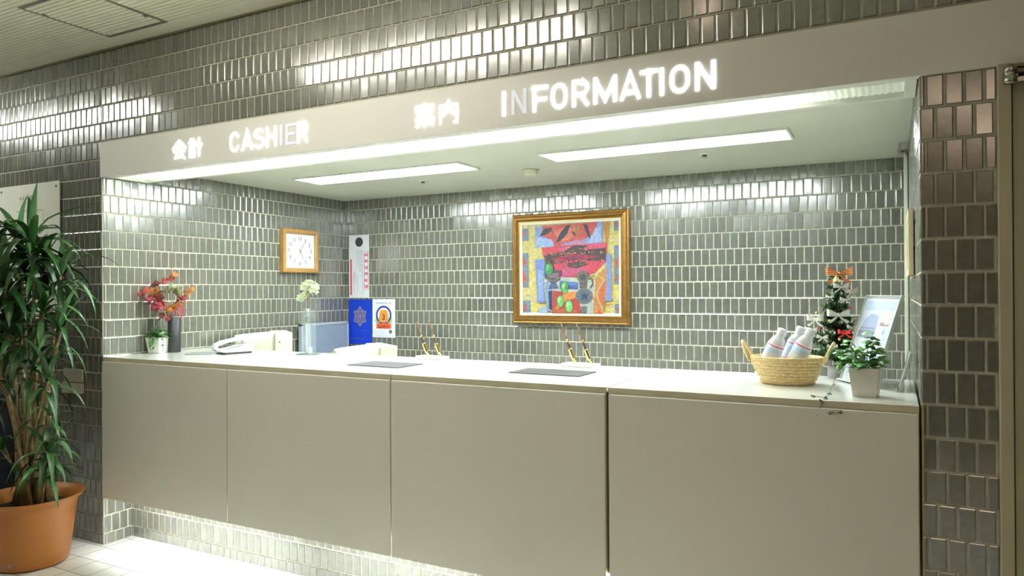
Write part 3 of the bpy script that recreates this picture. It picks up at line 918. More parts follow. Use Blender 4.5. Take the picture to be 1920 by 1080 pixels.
for k in range(6):
    a = PI*k/3
    F.line([(0.5, 0.62), (0.5 + 0.2/asp*math.sin(a), 0.62 + 0.23*math.cos(a))], 0.010, gc, asp)
    for s in (-1, 1):
        b_ = a + s*0.32
        F.line([(0.5 + 0.2/asp*math.sin(a), 0.62 + 0.23*math.cos(a)), (0.5 + 0.15/asp*math.sin(b_), 0.62 + 0.17*math.cos(b_)), (0.5 + 0.08/asp*math.sin(b_ + s*0.2), 0.62 + 0.09*math.cos(b_ + s*0.2))], 0.010, gc, asp)
    c0 = (0.5 + 0.125/asp*math.sin(a + PI/6), 0.62 + 0.14*math.cos(a + PI/6))
    F.line([(c0[0] + 0.026/asp*math.cos(2*PI*j/8), c0[1] + 0.028*math.sin(2*PI*j/8)) for j in range(8)], 0.008, gc, asp, True)
for k in range(6): F.glyph(0.52 + 0.065*k, 0.29, 0.055, 0.018, (120, 130, 180), rng, 3)
for k in range(8): F.glyph(0.12 + 0.1*k, 0.215, 0.06, 0.02, (60, 92, 190), rng, 3)
for k in range(5): F.glyph(0.10 + 0.115*k, 0.10, 0.095, 0.042, (110, 112, 130), rng, 5)
F.build('print', last_board)
t, F, asp = poster('certificate_card', 'white card with orange emblem numbered 3 beside the blue poster', 'poster', 0.281, 0.500, 1.047, 1.348, paper)
for k in range(9): F.glyph(0.16 + 0.078*k, 0.875, 0.062, 0.042, (40, 44, 110), rng, 5)
F.rect(0.17, 0.235, 0.83, 0.42, (226, 112, 60))
F.poly([(0.12,0.42),(0.30,0.30),(0.18,0.62)], (120, 190, 150)); F.poly([(0.88,0.42),(0.70,0.30),(0.82,0.62)], (150, 200, 150))
F.ell(0.5, 0.585, 0.345, 0.245, (38, 48, 130), 32); F.ell(0.5, 0.585, 0.275, 0.195, (214, 218, 232), 32)
F.poly([(0.36,0.72),(0.64,0.72),(0.72,0.50),(0.70,0.40),(0.30,0.40),(0.28,0.50)], (226, 150, 48))
for k in range(4): F.line([(0.32, 0.46+0.065*k), (0.68, 0.46+0.065*k)], 0.006, (196, 116, 30), asp)
F.poly([(0.24,0.37),(0.76,0.37),(0.84,0.235),(0.16,0.235)], (222, 98, 48))
for k in range(4):
    for j in range(6): F.glyph(0.10 + 0.075*j, 0.17 - 0.04*k, 0.05, 0.014, (150, 154, 168), rng, 2)
F.ell(0.80, 0.155, 0.065, 0.048, (74, 62, 50), 18); F.ell(0.80, 0.155, 0.03, 0.022, (150, 140, 60), 12)
F.build('print', last_board)
text_mesh('SAFETY', 0.034, 'emblem_word', M('dark_red_ink', (0.30, 0.03, 0.04), rough=0.5), last_board, (0.110, -0.0046, 0.081), (1, 0, 0), (0, 0, 1), (0, -1, 0), off=0.0008)
text_mesh('3', 0.062, 'number', M('navy_ink', (0.02, 0.03, 0.16), rough=0.5), last_board, (0.110, -0.0046, 0.158), (1, 0, 0), (0, 0, 1), (0, -1, 0), off=0.001)

# ------------------------------------------------------------------ notice board on the left wall
nb = thing('notice_board', 'white acrylic floor plan board with corner screws behind the potted plant', 'notice board', (-1.009, -0.006, 1.26))
nb_board = MB().box((0, -0.010, 0), (0.632, -0.004, 0.808)).build('board', M('glossy_white_acrylic', (0.72, 0.72, 0.64), rough=0.12, vary=0.02), nb, bevel=0.001)
F = Flat((0, -0.0102, 0), (0.632, 0, 0), (0, 0, 0.808), (0, -1, 0), 0.00006)
for k in range(6): F.glyph(0.36 + 0.045*k, 0.885, 0.038, 0.03, (70, 120, 84), rng, 5)
for k in range(5): F.glyph(0.42 + 0.035*k, 0.86, 0.02, 0.008, (90, 140, 100), rng, 3)
asp = 0.632/0.808
F.line([(0.30,0.80),(0.74,0.80),(0.74,0.72),(0.80,0.72)], 0.004, (110,110,96), asp)
for k in range(18): F.line([(0.10, 0.60-0.03*k), (0.90 - 0.2*(k % 3), 0.60-0.03*k)], 0.004, (120,118,104), asp)
for k in range(4): F.line([(0.15+0.22*k, 0.64), (0.15+0.22*k, 0.1)], 0.003, (120,118,104), asp)
F.build('print', nb_board)
for sx in (0.03, 0.602):
    for sz in (0.03, 0.778):
        MB().lathe([(0.0001, 0.004), (0.007, 0.003), (0.008, 0.0), (0.004, -0.008)], 10, T=Matrix.Translation((sx, -0.010, sz)) @ Matrix.Rotation(R(90), 4, 'X')).build('screw', dark_metal, nb)
tg = thing('wall_plate', 'small beige double box on the tiled wall behind the plant', 'wall plate', (-0.338, -0.006, 0.836))
MB().box((0, -0.022, 0), (0.176, 0, 0.06)).build('lower_box', M('beige_plastic', (0.40, 0.36, 0.27), rough=0.5), tg, bevel=0.003)
MB().box((0, -0.014, 0.064), (0.176, 0, 0.138)).build('upper_plate', M('beige_plastic'), tg, bevel=0.003)
tag(boxobj('low_cabinet', (-1.45, -0.36, 0.0), (-0.86, -0.012, 0.80), M('navy_grey_cabinet', (0.03, 0.035, 0.05), rough=0.5), None, bevel=0.006),
    'dark navy low cabinet against the wall behind the plant canes', 'cabinet')

# ------------------------------------------------------------------ things behind the counter
desk = thing('office_desk', 'white desk behind the counter carrying two computer monitors', 'desk', (0.75, 1.15, 0))
MB().box((-0.70, -0.40, 0.67), (0.75, 0.40, 0.70)).build('desk_top', M('desk_white', (0.6, 0.6, 0.57), rough=0.5), desk, bevel=0.003)
for sx in (-0.66, 0.71):
    for sy in (-0.36, 0.36):
        MB().box((sx-0.02, sy-0.02, 0), (sx+0.02, sy+0.02, 0.669)).build('leg', steel, desk)
crt = M('ivory_monitor_plastic', (0.66, 0.65, 0.53), rough=0.45, vary=0.02)
def rrect(w, h_, r_, x, zc, n=5):
    pts = []
    for cx, cz, a0 in ((w/2-r_, h_/2-r_, 0), (-w/2+r_, h_/2-r_, 90), (-w/2+r_, -h_/2+r_, 180), (w/2-r_, -h_/2+r_, 270)):
        for i in range(n+1):
            a = R(a0 + 90*i/n)
            pts.append(Vector((x, cx + r_*math.cos(a), zc + cz + r_*math.sin(a))))
    return pts
def monitor(label, loc, rz, top):
    t = thing('computer_monitor', label, 'monitor', loc, rz, 'computer monitors behind the counter')
    t.scale = (0.78, 0.78, 0.78)
    H0 = (top - loc[2])/0.78            # total height
    Hh = 0.36; zc = H0 - Hh/2
    m_ = MB(); m_.smooth = True
    # local x: rear (-) to screen (+)
    secs = [(-0.25, 0.14, 0.20, 0.06, 0.02), (-0.235, 0.20, 0.26, 0.08, 0.015), (-0.18, 0.27, 0.31, 0.09, 0.010), (-0.05, 0.33, 0.335, 0.06, 0.004), (0.06, 0.36, 0.345, 0.03, 0.0)]
    base = None
    for i, (x, w, h_, r_, dz) in enumerate(secs):
        pts = rrect(w, h_, r_, x, zc + (Hh - h_)/2 - dz - 0.006)
        n0 = m_.add(pts); k = len(pts)
        if i:
            for a in range(k):
                b = (a+1) % k
                m_.face((n0-k+a, n0-k+b, n0+b, n0+a))
        else:
            m_.smooth = False; m_.face(list(reversed(range(n0, n0+k)))); m_.smooth = True
    m_.build('rear_housing', crt, t)
    m_ = MB(); m_.box((0.055, -0.20, zc-Hh/2), (0.20, 0.20, zc+Hh/2)); m_.build('front_bezel', crt, t, bevel=0.012)
    MB().box((0.2002, -0.165, zc-Hh/2+0.05), (0.203, 0.165, zc+Hh/2-0.04)).build('screen', M('screen_glass', (0.03, 0.035, 0.035), rough=0.1), t)
    MB().lathe([(0.006, 0.0), (0.006, 0.004), (0.0001, 0.004)], 10, T=Matrix.Translation((0.095, -0.2004, zc+0.10)) @ Matrix.Rotation(R(90), 4, 'X')).build('screw_hole', black_mat, t)
    m_ = MB(); m_.lathe([(0.0001, 0.0), (0.13, 0.0), (0.13, 0.012), (0.05, 0.03), (0.05, max(0.04, H0-Hh+0.012))], 24); m_.build('stand', crt, t)
    return t
monitor('ivory computer monitor seen from behind, left one beyond the telephone', (0.215, 0.985, 0.70), R(52), 1.145)
monitor('ivory computer monitor seen from behind, right one below the blue poster', (1.03, 1.02, 0.70), R(56), 1.078)
ps = thing('partition_screen', 'grey-blue partition screen with pale edge in the back left corner', 'partition', (0.05, 1.74, 0))
MB().box((-0.012, -0.245, 0.12), (0.012, 0.245, 1.155)).build('panel', M('blue_grey_fabric', (0.22, 0.27, 0.37), rough=0.8, vary=0.08, nscale=60), ps)
mb = MB()
mb.box((-0.016, -0.262, 0.06), (0.016, -0.245, 1.170)); mb.box((-0.016, 0.245, 0.06), (0.016, 0.262, 1.170)); mb.box((-0.016, -0.262, 1.155), (0.016, 0.262, 1.172)); mb.box((-0.016, -0.262, 0.06), (0.016, 0.262, 0.12))
mb.build('frame', M('grey_blue_frame', (0.38, 0.42, 0.48), rough=0.5), ps)
for s in (-0.22, 0.22):
    MB().box((-0.035, s-0.015, 0), (0.16, s+0.015, 0.06)).build('foot', steel, ps)

# ------------------------------------------------------------------ on the counter
def place_mat(label, cx, cy, rz, w, dd):
    o = MB().box((-w/2, -dd/2, 0), (w/2, dd/2, 0.0035)).build('writing_mat', M('charcoal_writing_mat', (0.050, 0.047, 0.052), rough=0.6, vary=0.06), None, bevel=0.0015)
    o.location = (cx, cy, ZC + 0.0005); o.rotation_euler = (0, 0, rz)
    tag(o, label, 'writing mat', 'writing mats on the counter')
place_mat('charcoal writing mat on the worktop nearer the glass flower vase', 1.735, 0.305, R(-1.5), 0.31, 0.20)
place_mat('charcoal writing mat on the worktop below the painting, nearer the basket', 2.61, 0.342, R(-1.5), 0.335, 0.19)

marble = M('white_marble', (0.80, 0.79, 0.73), rough=0.2, vary=0.05, nscale=30)
pen_black = M('dark_red_pen', (0.10, 0.05, 0.035), rough=0.25)
def pen_stand(label, cx, cy, rz):
    t = thing('pen_stand', label, 'pen stand', (cx, cy, ZC + 0.0005), rz, 'twin pen stands on the counter')
    MB().box((-0.085, -0.038, 0), (0.085, 0.038, 0.016)).build('marble_base', marble, t, bevel=0.004)
    return t
def pen(label, st, dx, rz):
    """a desk pen in its socket"""
    c, s = math.cos(rz), math.sin(rz)
    base = Vector((st[0] + dx*c, st[1] + dx*s, ZC + 0.0165))
    d_ = Vector((-0.36, -0.02, 0.93)).normalized()
    # socket is part of the stand
    return base, d_
pens_at = [((1.772, 0.655), R(-4), 'near the first writing mat'), ((2.625, 0.625), R(-5), 'below the painting')]
for (sx, sy), rz, where in pens_at:
    st = pen_stand('white marble stand with two gold sockets ' + where, sx, sy, rz)
    inv = Matrix.Rotation(-rz, 4, 'Z')
    for j, dx in enumerate((-0.028, 0.055)):
        base, d_ = pen('', (sx, sy), dx, rz)
        bl = inv @ (base - Vector((sx, sy, ZC + 0.0005)))
        dl = (inv @ d_).normalized()
        MB().tube([bl + Vector((0, 0, -0.001)), bl + Vector((0, 0, 0.004)), bl + Vector((0, 0, 0.007)), bl + dl*0.014, bl + dl*0.018, bl + dl*0.022, bl + dl*0.066, bl + dl*0.070],
                  [0.010, 0.010, 0.006, 0.0055, 0.0085, 0.0092, 0.0105, 0.0108], 14).build('gold_socket', gold, st)
        p = thing('desk_pen', ('left' if j == 0 else 'right') + ' pen of the pair leaning in the marble stand ' + where, 'pen', tuple(base), 0, 'pens in the counter stands')
        MB().tube([d_*0.0705, d_*0.085, d_*0.10, d_*0.104], [0.006, 0.0065, 0.0055, 0.005], 10).build('grip', pen_black, p)
        MB().tube([d_*0.1042, d_*0.107, d_*0.113, d_*0.1158], [0.005, 0.0068, 0.0068, 0.005], 12).build('gold_ring', gold, p)
        MB().tube([d_*0.116, d_*0.135, d_*0.175, d_*0.198], [0.0045, 0.0042, 0.0030, 0.0018], 10).build('tail', M('bronze_pen_barrel', (0.22, 0.11, 0.05), rough=0.3, metal=0.4), p)

# glass vase with white flower
glass = M('clear_glass', (0.62, 0.76, 0.78), rough=0.03, alpha=0.12, vary=0.0)
gv = thing('glass_vase', 'slim clear glass panel vase holding one tube, on the worktop', 'vase', (0.985, 0.575, ZC + 0.0005), R(10))
MB().box((-0.055, -0.045, 0), (0.055, 0.045, 0.007)).build('glass_base', M('green_edge_glass', (0.75, 0.93, 0.88), rough=0.05, trans=0.85, ior=1.3, vary=0.0), gv, bevel=0.001)
MB().box((-0.032, -0.026, 0.0075), (0.032, -0.021, 0.262)).build('front_pane', glass, gv, bevel=0.0008)
MB().box((-0.032, 0.021, 0.0075), (0.032, 0.026, 0.262)).build('back_pane', glass, gv, bevel=0.0008)
mb = MB(); mb.lathe([(0.0001, 0.03), (0.010, 0.031), (0.0115, 0.035), (0.0115, 0.262), (0.0095, 0.262), (0.0095, 0.036), (0.0001, 0.034)], 18, T=Matrix.Translation((-0.006, 0, 0)))
mb.build('glass_tube', M('tube_glass', (0.80, 0.85, 0.83), rough=0.03, alpha=0.16, vary=0.0), gv)
mb = MB(); mb.lathe([(0.0001, 0.222), (0.0125, 0.222), (0.0125, 0.258), (0.0118, 0.258)], 18, T=Matrix.Translation((-0.006, 0, 0))); mb.lathe([(0.0124, 0.18), (0.0124, 0.215)], 18, T=Matrix.Translation((-0.006, 0, 0)))
mb.build('metal_clip', M('grey_tube_band', (0.25, 0.25, 0.24), rough=0.3, metal=0.6), gv)
MB().box((-0.012, -0.018, 0.0075), (0.014, 0.018, 0.042)).build('glass_foot', M('frosted_foot', (0.80, 0.88, 0.86), rough=0.3, trans=0.4, ior=1.3), gv, bevel=0.002)
fl = thing('white_flower', 'cluster of small white blossoms standing in the glass vase', 'flower', (0.979, 0.575, ZC + 0.040))
rng = random.Random(3)
heads = [(0.0, 0, 0.385, 0.036), (0.035, 0.01, 0.378, 0.030), (0.052, -0.005, 0.362, 0.026), (-0.028, 0.01, 0.372, 0.028), (-0.045, 0.0, 0.325, 0.022), (-0.062, 0.005, 0.312, 0.018), (-0.012, -0.01, 0.332, 0.020), (0.018, -0.01, 0.398, 0.024)]
st = MB()
st.tube([(0.004, 0, -0.002), (0.0, 0, 0.12), (0.006, 0, 0.24), (0.004, 0, 0.30)], [0.003, 0.003, 0.0028, 0.0025], 8)
for hx_, hy_, hz_, hr in heads:
    st.tube([(0.004, 0, 0.27), ((hx_)*0.6, hy_*0.5, hz_*0.45 + 0.15), (hx_, hy_, hz_ - 0.042)], 0.0015, 6)
st.build('stem', M('brown_green_stem', (0.22, 0.16, 0.06), rough=0.6), fl)
for hx_, hy_, hz_, hr in heads:
    m_ = MB()
    for _ in range(60):
        v = Vector((rng.gauss(0, 1), rng.gauss(0, 1), rng.gauss(0, 0.7))).normalized() * hr * rng.uniform(0.5, 1.0)
        c0 = Vector((hx_, hy_, hz_ - 0.040 + 0.006)) + v
        g = rng.random()
        m_.col = (0.84, 0.86, 0.72) if g < 0.75 else (0.62, 0.68, 0.40)
        for k in range(4):
            a = k * PI/2 + g*3
            d_ = (v.normalized() + Vector((math.cos(a), math.sin(a), 0.2*math.sin(a*3)))).normalized()
            m_.leaf(c0, d_, v.normalized(), 0.009, 0.008, 0.2, 3, 0.2)
    m_.build('blossom', M('petal_white', vcol=True, rough=0.6, vary=0.05), fl, vc=True)

# telephone
ph = thing('telephone', 'white corded desk telephone with handset on the worktop', 'telephone', (0.50, 0.47, ZC + 0.0005), R(72))
ph.scale = (0.92, 0.92, 0.92)
m_ = MB()
pr = [(-0.10, 0.012), (-0.10, 0.020), (0.10, 0.058), (0.105, 0.050), (0.10, 0.012)]
m_.prism([(x, -0.085, z) for x, z in pr], (0, 0.17, 0))
m_.build('body', white_plastic, ph, bevel=0.006, bseg=3)
MB().box((-0.08, -0.07, 0), (0.09, 0.07, 0.0125)).build('foot', M('grey_phone_foot', (0.15, 0.15, 0.16), rough=0.6), ph)
kb = MB()
Tk = Matrix.Rotation(-math.atan2(0.038, 0.20), 4, 'Y')
for r_ in range(4):
    for c_ in range(3):
        p0 = Tk @ Vector((-0.035 + r_*0.026, -0.066 + c_*0.024, 0.0))
        z_ = 0.020 + (p0.x + 0.10)*0.19
        kb.box((p0.x-0.009, p0.y-0.002, z_), (p0.x+0.009, p0.y+0.016, z_ + 0.0045))
kb.build('keypad', M('pale_grey_keys', (0.55, 0.57, 0.62), rough=0.5), ph, bevel=0.001)
m_ = MB(); m_.tube([(-0.105, 0.052, 0.046), (-0.06, 0.052, 0.066), (0.0, 0.052, 0.078), (0.06, 0.052, 0.088), (0.105, 0.052, 0.084)], [0.017, 0.015, 0.013, 0.015, 0.017], 12)
m_.tube([(-0.098, 0.052, 0.024), (-0.093, 0.052, 0.056)], [0.021, 0.017], 14); m_.tube([(0.096, 0.052, 0.060), (0.099, 0.052, 0.084)], [0.021, 0.018], 14)
m_.build('handset', M('handset_white', (0.68, 0.68, 0.72), rough=0.3), ph)
m_ = MB(); pts = []
for i in range(90):
    t_ = i/89; a = i*0.9
    pts.append((-0.10 - 0.03*math.sin(PI*t_), 0.052 - 0.10*t_ + 0.004*math.cos(a), 0.020 - 0.012*math.sin(PI*t_) + 0.004*math.sin(a)))
m_.tube(pts, 0.0013, 5); m_.build('cord', white_plastic, ph)
tp = thing('document_tray', 'thin clear grey acrylic tray lying left of the telephone', 'tray', (0.362, 0.385, ZC + 0.0005), R(40))
MB().box((-0.09, -0.09, 0.0), (0.05, 0.09, 0.003)).build('tray_plate', M('grey_clear_acrylic', (0.45, 0.47, 0.50), rough=0.15, vary=0.03), tp)
MB().box((-0.09, -0.092, 0.0031), (0.05, -0.086, 0.010)).build('tray_lip', M('grey_clear_acrylic'), tp)

# small white pot plant
def square_pot(name, parent, w0, w1, h_, mat, rim=0.004):
    m_ = MB()
    def sq(w, z): return [(-w/2, -w/2, z), (w/2, -w/2, z), (w/2, w/2, z), (-w/2, w/2, z)]
    rings = [sq(w0, 0), sq(w1, h_), sq(w1 - rim*2, h_), sq(w1 - rim*2 - 0.004, h_ - 0.012)]
    n0 = m_.add(rings[0]); m_.face((n0+3, n0+2, n0+1, n0))
    for r_ in rings[1:]:
        n1 = m_.add(r_)
        for a in range(4):
            b = (a+1) % 4
            m_.face((n1-4+a, n1-4+b, n1+b, n1+a))
    m_.face((n1, n1+1, n1+2, n1+3))
    return m_.build(name, mat, parent, bevel=0.003)
ivy_mat = M('ivy_leaf', vcol=True, rough=0.45, vary=0.12, nscale=40)
def ivy_leaf(m_, base, d, up, s, rng, cols):
    """five-lobed small leaf"""
    d = Vector(d).normalized(); sd = d.cross(Vector(up))
    if sd.length < 1e-3: sd = d.cross(Vector((1, 0, 0)))
    sd.normalize(); nn = sd.cross(d).normalized()
    out = [(0, 0), (-0.38, 0.05), (-0.48, 0.35), (-0.24, 0.45), (-0.26, 0.75), (0, 1.05), (0.26, 0.75), (0.24, 0.45), (0.48, 0.35), (0.38, 0.05)]
    m_.col = rng.choice(cols)
    base = Vector(base)
    pts = [base + sd*x*s + d*y*s + nn*(-0.18*abs(x) - 0.25*y*y)*s for x, y in out]
    mid = base + d*0.5*s - nn*0.02*s
    n0 = m_.add([mid] + pts)
    m_.smooth = False
    for i in range(len(pts)):
        m_.face((n0, n0+1+i, n0+1+(i+1) % len(pts)))
G1 = [(0.05, 0.16, 0.03), (0.08, 0.24, 0.045), (0.13, 0.33, 0.07), (0.03, 0.11, 0.025), (0.17, 0.40, 0.13)]
wp = thing('small_pot_plant', 'small green ivy in a white square pot at the left end of the counter', 'potted plant', (0.064, 0.300, ZC + 0.0005), R(12))
square_pot('pot', wp, 0.076, 0.100, 0.092, M('white_ceramic', (0.80, 0.80, 0.77), rough=0.25))
rng = random.Random(21)
m_ = MB()
for _ in range(170):
    a = rng.random()*2*PI; rr = rng.random()**0.6 * 0.062
    c0 = Vector((rr*math.cos(a), rr*math.sin(a), 0.088 + rng.random()*0.085*(1 - rr/0.085)))
    ivy_leaf(m_, c0, (math.cos(a), math.sin(a), rng.uniform(-0.3, 0.7)), (0, 0, 1), rng.uniform(0.016, 0.028), rng, G1)
for _ in range(12):
    c0 = Vector((rng.uniform(-0.01, 0.02), -0.058, rng.uniform(0.03, 0.09))); ivy_leaf(m_, c0, (rng.uniform(-.5, .5), -0.5, -0.7), (0, -1, 0), 0.017, rng, G1)
m_.build('leaves', ivy_mat, wp, vc=True)
m_ = MB(); sp = [(0.045, -0.03, 0.09), (0.075, -0.05, 0.085), (0.092, -0.065, 0.05), (0.098, -0.07, 0.02)]
m_.col = (0.06, 0.14, 0.03); m_.tube(sp, 0.0012, 5)
for p_ in sp[1:]:
    for _ in range(4): ivy_leaf(m_, Vector(p_), (rng.uniform(-1, 1), rng.uniform(-1, 0.3), rng.uniform(-.3, .5)), (0, 0, 1), 0.016, rng, G1)
m_.build('trailing_sprig', ivy_mat, wp, vc=True)

# black vase with autumn leaves
bv = thing('black_vase', 'tall black cylinder vase at the left end of the counter', 'vase', (0.112, 0.372, ZC + 0.0005))
MB().lathe([(0.0001, 0.0), (0.034, 0.0), (0.036, 0.004), (0.036, 0.206), (0.033, 0.207), (0.032, 0.02), (0.0001, 0.018)], 28).build('vase_body', M('matt_black_ceramic', (0.028, 0.028, 0.032), rough=0.45), bv)
al = thing('autumn_branch', 'red and orange autumn leaves with berries in the black vase', 'flower arrangement', (0.112, 0.372, ZC + 0.022))
rng = random.Random(8)
tips = [(-0.20, 0.02, 0.33, 'r'), (-0.17, 0.05, 0.30, 'r'), (-0.135, 0.0, 0.27, 'p'), (-0.10, -0.01, 0.35, 'o'), (-0.075, 0.01, 0.405, 'r'), (-0.015, 0.0, 0.44, 'o'), (-0.065, -0.02, 0.28, 'r'), (-0.03, 0.0, 0.365, 'g'), (0.01, 0.01, 0.345, 'g'), (0.09, 0.0, 0.35, 'o'), (0.055, -0.01, 0.30, 'r'), (0.03, -0.02, 0.26, 'o'), (0.0, -0.02, 0.245, 'o'), (-0.11, -0.02, 0.245, 'p'), (-0.13, 0.02, 0.38, 'd'), (-0.06, 0.0, 0.20, 'r'), (-0.09, 0.0, 0.31, 'd')]
pal = {'r': [(0.55, 0.07, 0.06), (0.62, 0.12, 0.10), (0.42, 0.04, 0.05)], 'o': [(0.65, 0.20, 0.03), (0.60, 0.14, 0.03), (0.75, 0.30, 0.05)],
       'p': [(0.50, 0.08, 0.14), (0.35, 0.05, 0.08)], 'g': [(0.22, 0.24, 0.08), (0.30, 0.30, 0.12)], 'd': [(0.14, 0.03, 0.03), (0.20, 0.04, 0.03)]}
tips = [(0.35*x, y + 0.87*x, z, k) for x, y, z, k in tips]
m_ = MB(); m_.col = (0.10, 0.05, 0.03)
for x, y, z, k in tips:
    m_.tube([(0.004*rng.uniform(-1, 1), 0.004*rng.uniform(-1, 1), 0.0), (x*0.08, y*0.2, 0.17), (x*0.6, y*0.7, z*0.78), (x, y, z - 0.01)], [0.002, 0.0018, 0.0013, 0.0009], 5)
m_.build('twigs', M('twig_bark', (0.12, 0.06, 0.035), rough=0.7), al)
for x, y, z, k in tips:
    m_ = MB()
    for _ in range(7 if k != 'd' else 5):
        c0 = Vector((x, y, z)) + Vector((rng.gauss(0, 0.013), rng.gauss(0, 0.013), rng.gauss(0, 0.012)))
        a = rng.random()*2*PI
        ivy_leaf(m_, c0, (math.cos(a), 0.5*math.sin(a), rng.uniform(-0.8, 0.5)), (0.1, -1, 0.4), rng.uniform(0.026, 0.042), rng, [tuple(v*0.72 for v in c) for c in pal[k]])
    m_.build('leaf_spray', ivy_mat, al, vc=True)
m_ = MB()
for _ in range(34):
    t_ = rng.random()
    MB().ball((0.03 + 0.10*t_ + rng.gauss(0, 0.008), rng.gauss(-0.02, 0.012), 0.27 - 0.05*math.sin(PI*t_) + rng.gauss(0, 0.018) - 0.03*(1-t_)), 0.0046, 5).build('berry', M('crimson_berry', (0.42, 0.04, 0.08), rough=0.35), al)

# ------------------------------------------------------------------ basket of bottles
bk = thing('wicker_basket', 'woven straw basket with two loop handles holding water bottles', 'basket', (3.567, 0.385, ZC + 0.0005))
straw = M('straw_weave', (0.62, 0.46, 0.22), rough=0.5, vary=0.22, nscale=90, bump=0.8, bscale=160)
m_ = MB(); m_.smooth = True
prof_in = []
n_ = 96; rows = 8; hb = 0.098
prof = []
sub = 6
for i in range(rows*sub + 1):
    t_ = i/(rows*sub)
    r_ = 0.088 + (0.132 - 0.088) * (t_**0.8)
    rr = r_ + 0.0042*abs(math.sin(PI*i/sub))
    prof.append((rr, t_*hb))
base = len(m_.v)
for i, (rr, z_) in enumerate(prof):
    for k in range(n_):
        t_ = 2*PI*k/n_
        r2 = rr + 0.0018*(1 if (k + i//sub) % 2 else -1)*abs(math.sin(PI*i/sub))
        m_.v.append(Vector((r2*math.cos(t_)*1.0, r2*math.sin(t_)*0.82, z_)))
for i in range(len(prof)-1):
    for k in range(n_):
        k2 = (k+1) % n_
        m_.face((base+i*n_+k, base+i*n_+k2, base+(i+1)*n_+k2, base+(i+1)*n_+k))
m_.lathe([(0.132, hb), (0.134, hb+0.004), (0.128, hb+0.006), (0.122, hb), (0.08, 0.008), (0.0001, 0.007)], n_, sy=0.82)
m_.lathe([(0.0001, 0.0), (0.088, 0.0)], n_, sy=0.82)
m_.build('bowl', straw, bk)
def bhandle(s):
    m_ = MB()
    P0 = Vector((s*0.128, -0.048, hb-0.012)); P1 = Vector((s*0.128, 0.048, hb-0.012))
    pts = []
    for i in range(15):
        t_ = PI*i/14
        y_ = -0.048*math.cos(t_); up_ = math.sin(t_)
        pts.append((s*(0.128 + 0.035*up_), y_, hb - 0.014 + 0.072*up_))
    m_.tube(pts, 0.0062, 10)
    m_.build('handle', straw, bk)
bhandle(-1); bhandle(1)

pet = M('bottle_plastic', (0.93, 0.95, 1.0), rough=0.07, alpha=0.70, vary=0.0, spec=0.9)
cap_m = M('bottle_cap_white', (0.80, 0.81, 0.88), rough=0.4)
def label_material():
    m = M('bottle_label', vcol=True, rough=0.3, vary=0.08, nscale=120)
    return m
def bottle(label, base, d, spin):
    t = thing('water_bottle', label, 'bottle', base, 0, 'bottles of water in the basket')
    d = Vector(d).normalized()
    t.rotation_mode = 'QUATERNION'
    t.rotation_quaternion = Vector((0, 0, 1)).rotation_difference(d) @ Matrix.Rotation(spin, 3, 'Z').to_quaternion()
    prof = [(0.0001, 0.004), (0.022, 0.0), (0.029, 0.006), (0.031, 0.015), (0.031, 0.030), (0.029, 0.034), (0.031, 0.038), (0.031, 0.052), (0.029, 0.056), (0.031, 0.060), (0.0315, 0.115), (0.029, 0.125), (0.0315, 0.132), (0.031, 0.145), (0.026, 0.163), (0.017, 0.178), (0.0125, 0.184), (0.0125, 0.190)]
    MB().lathe(prof, 28).build('bottle_body', pet, t)
    m_ = MB(); m_.smooth = True
    def rad(z): return 0.0322 if z < 0.142 else 0.0322 - (z-0.142)*0.3
    for za_, zb_, c in ((0.078, 0.081, (0.66, 0.16, 0.26)), (0.081, 0.104, (0.80, 0.82, 0.88)), (0.104, 0.116, (0.62, 0.72, 0.88)), (0.116, 0.128, (0.50, 0.68, 0.92)), (0.128, 0.138, (0.66, 0.78, 0.94)), (0.138, 0.143, (0.66, 0.12, 0.24)), (0.143, 0.147, (0.84, 0.84, 0.90))):
        m_.col = c
        m_.lathe([(rad(za_), za_), (rad(zb_), zb_)], 28)
    m_.build('bottle_label', label_material(), t, vc=True)
    MB().lathe([(0.0172, 0.184), (0.0178, 0.187), (0.0172, 0.206), (0.0145, 0.209), (0.0001, 0.2095)], 24).build('bottle_cap', cap_m, t)
bz = ZC + 0.012
bottle('left water bottle leaning right in the straw basket', (3.472, 0.375, bz + 0.004), (0.40, -0.03, 0.9), 0.3)
bottle('middle water bottle set back between the two others in the basket', (3.545, 0.430, bz + 0.004), (0.33, 0.02, 0.93), 1.0)
bottle('right water bottle leaning right in the straw basket', (3.568, 0.345, bz + 0.010), (0.42, -0.02, 0.86), 2.0)

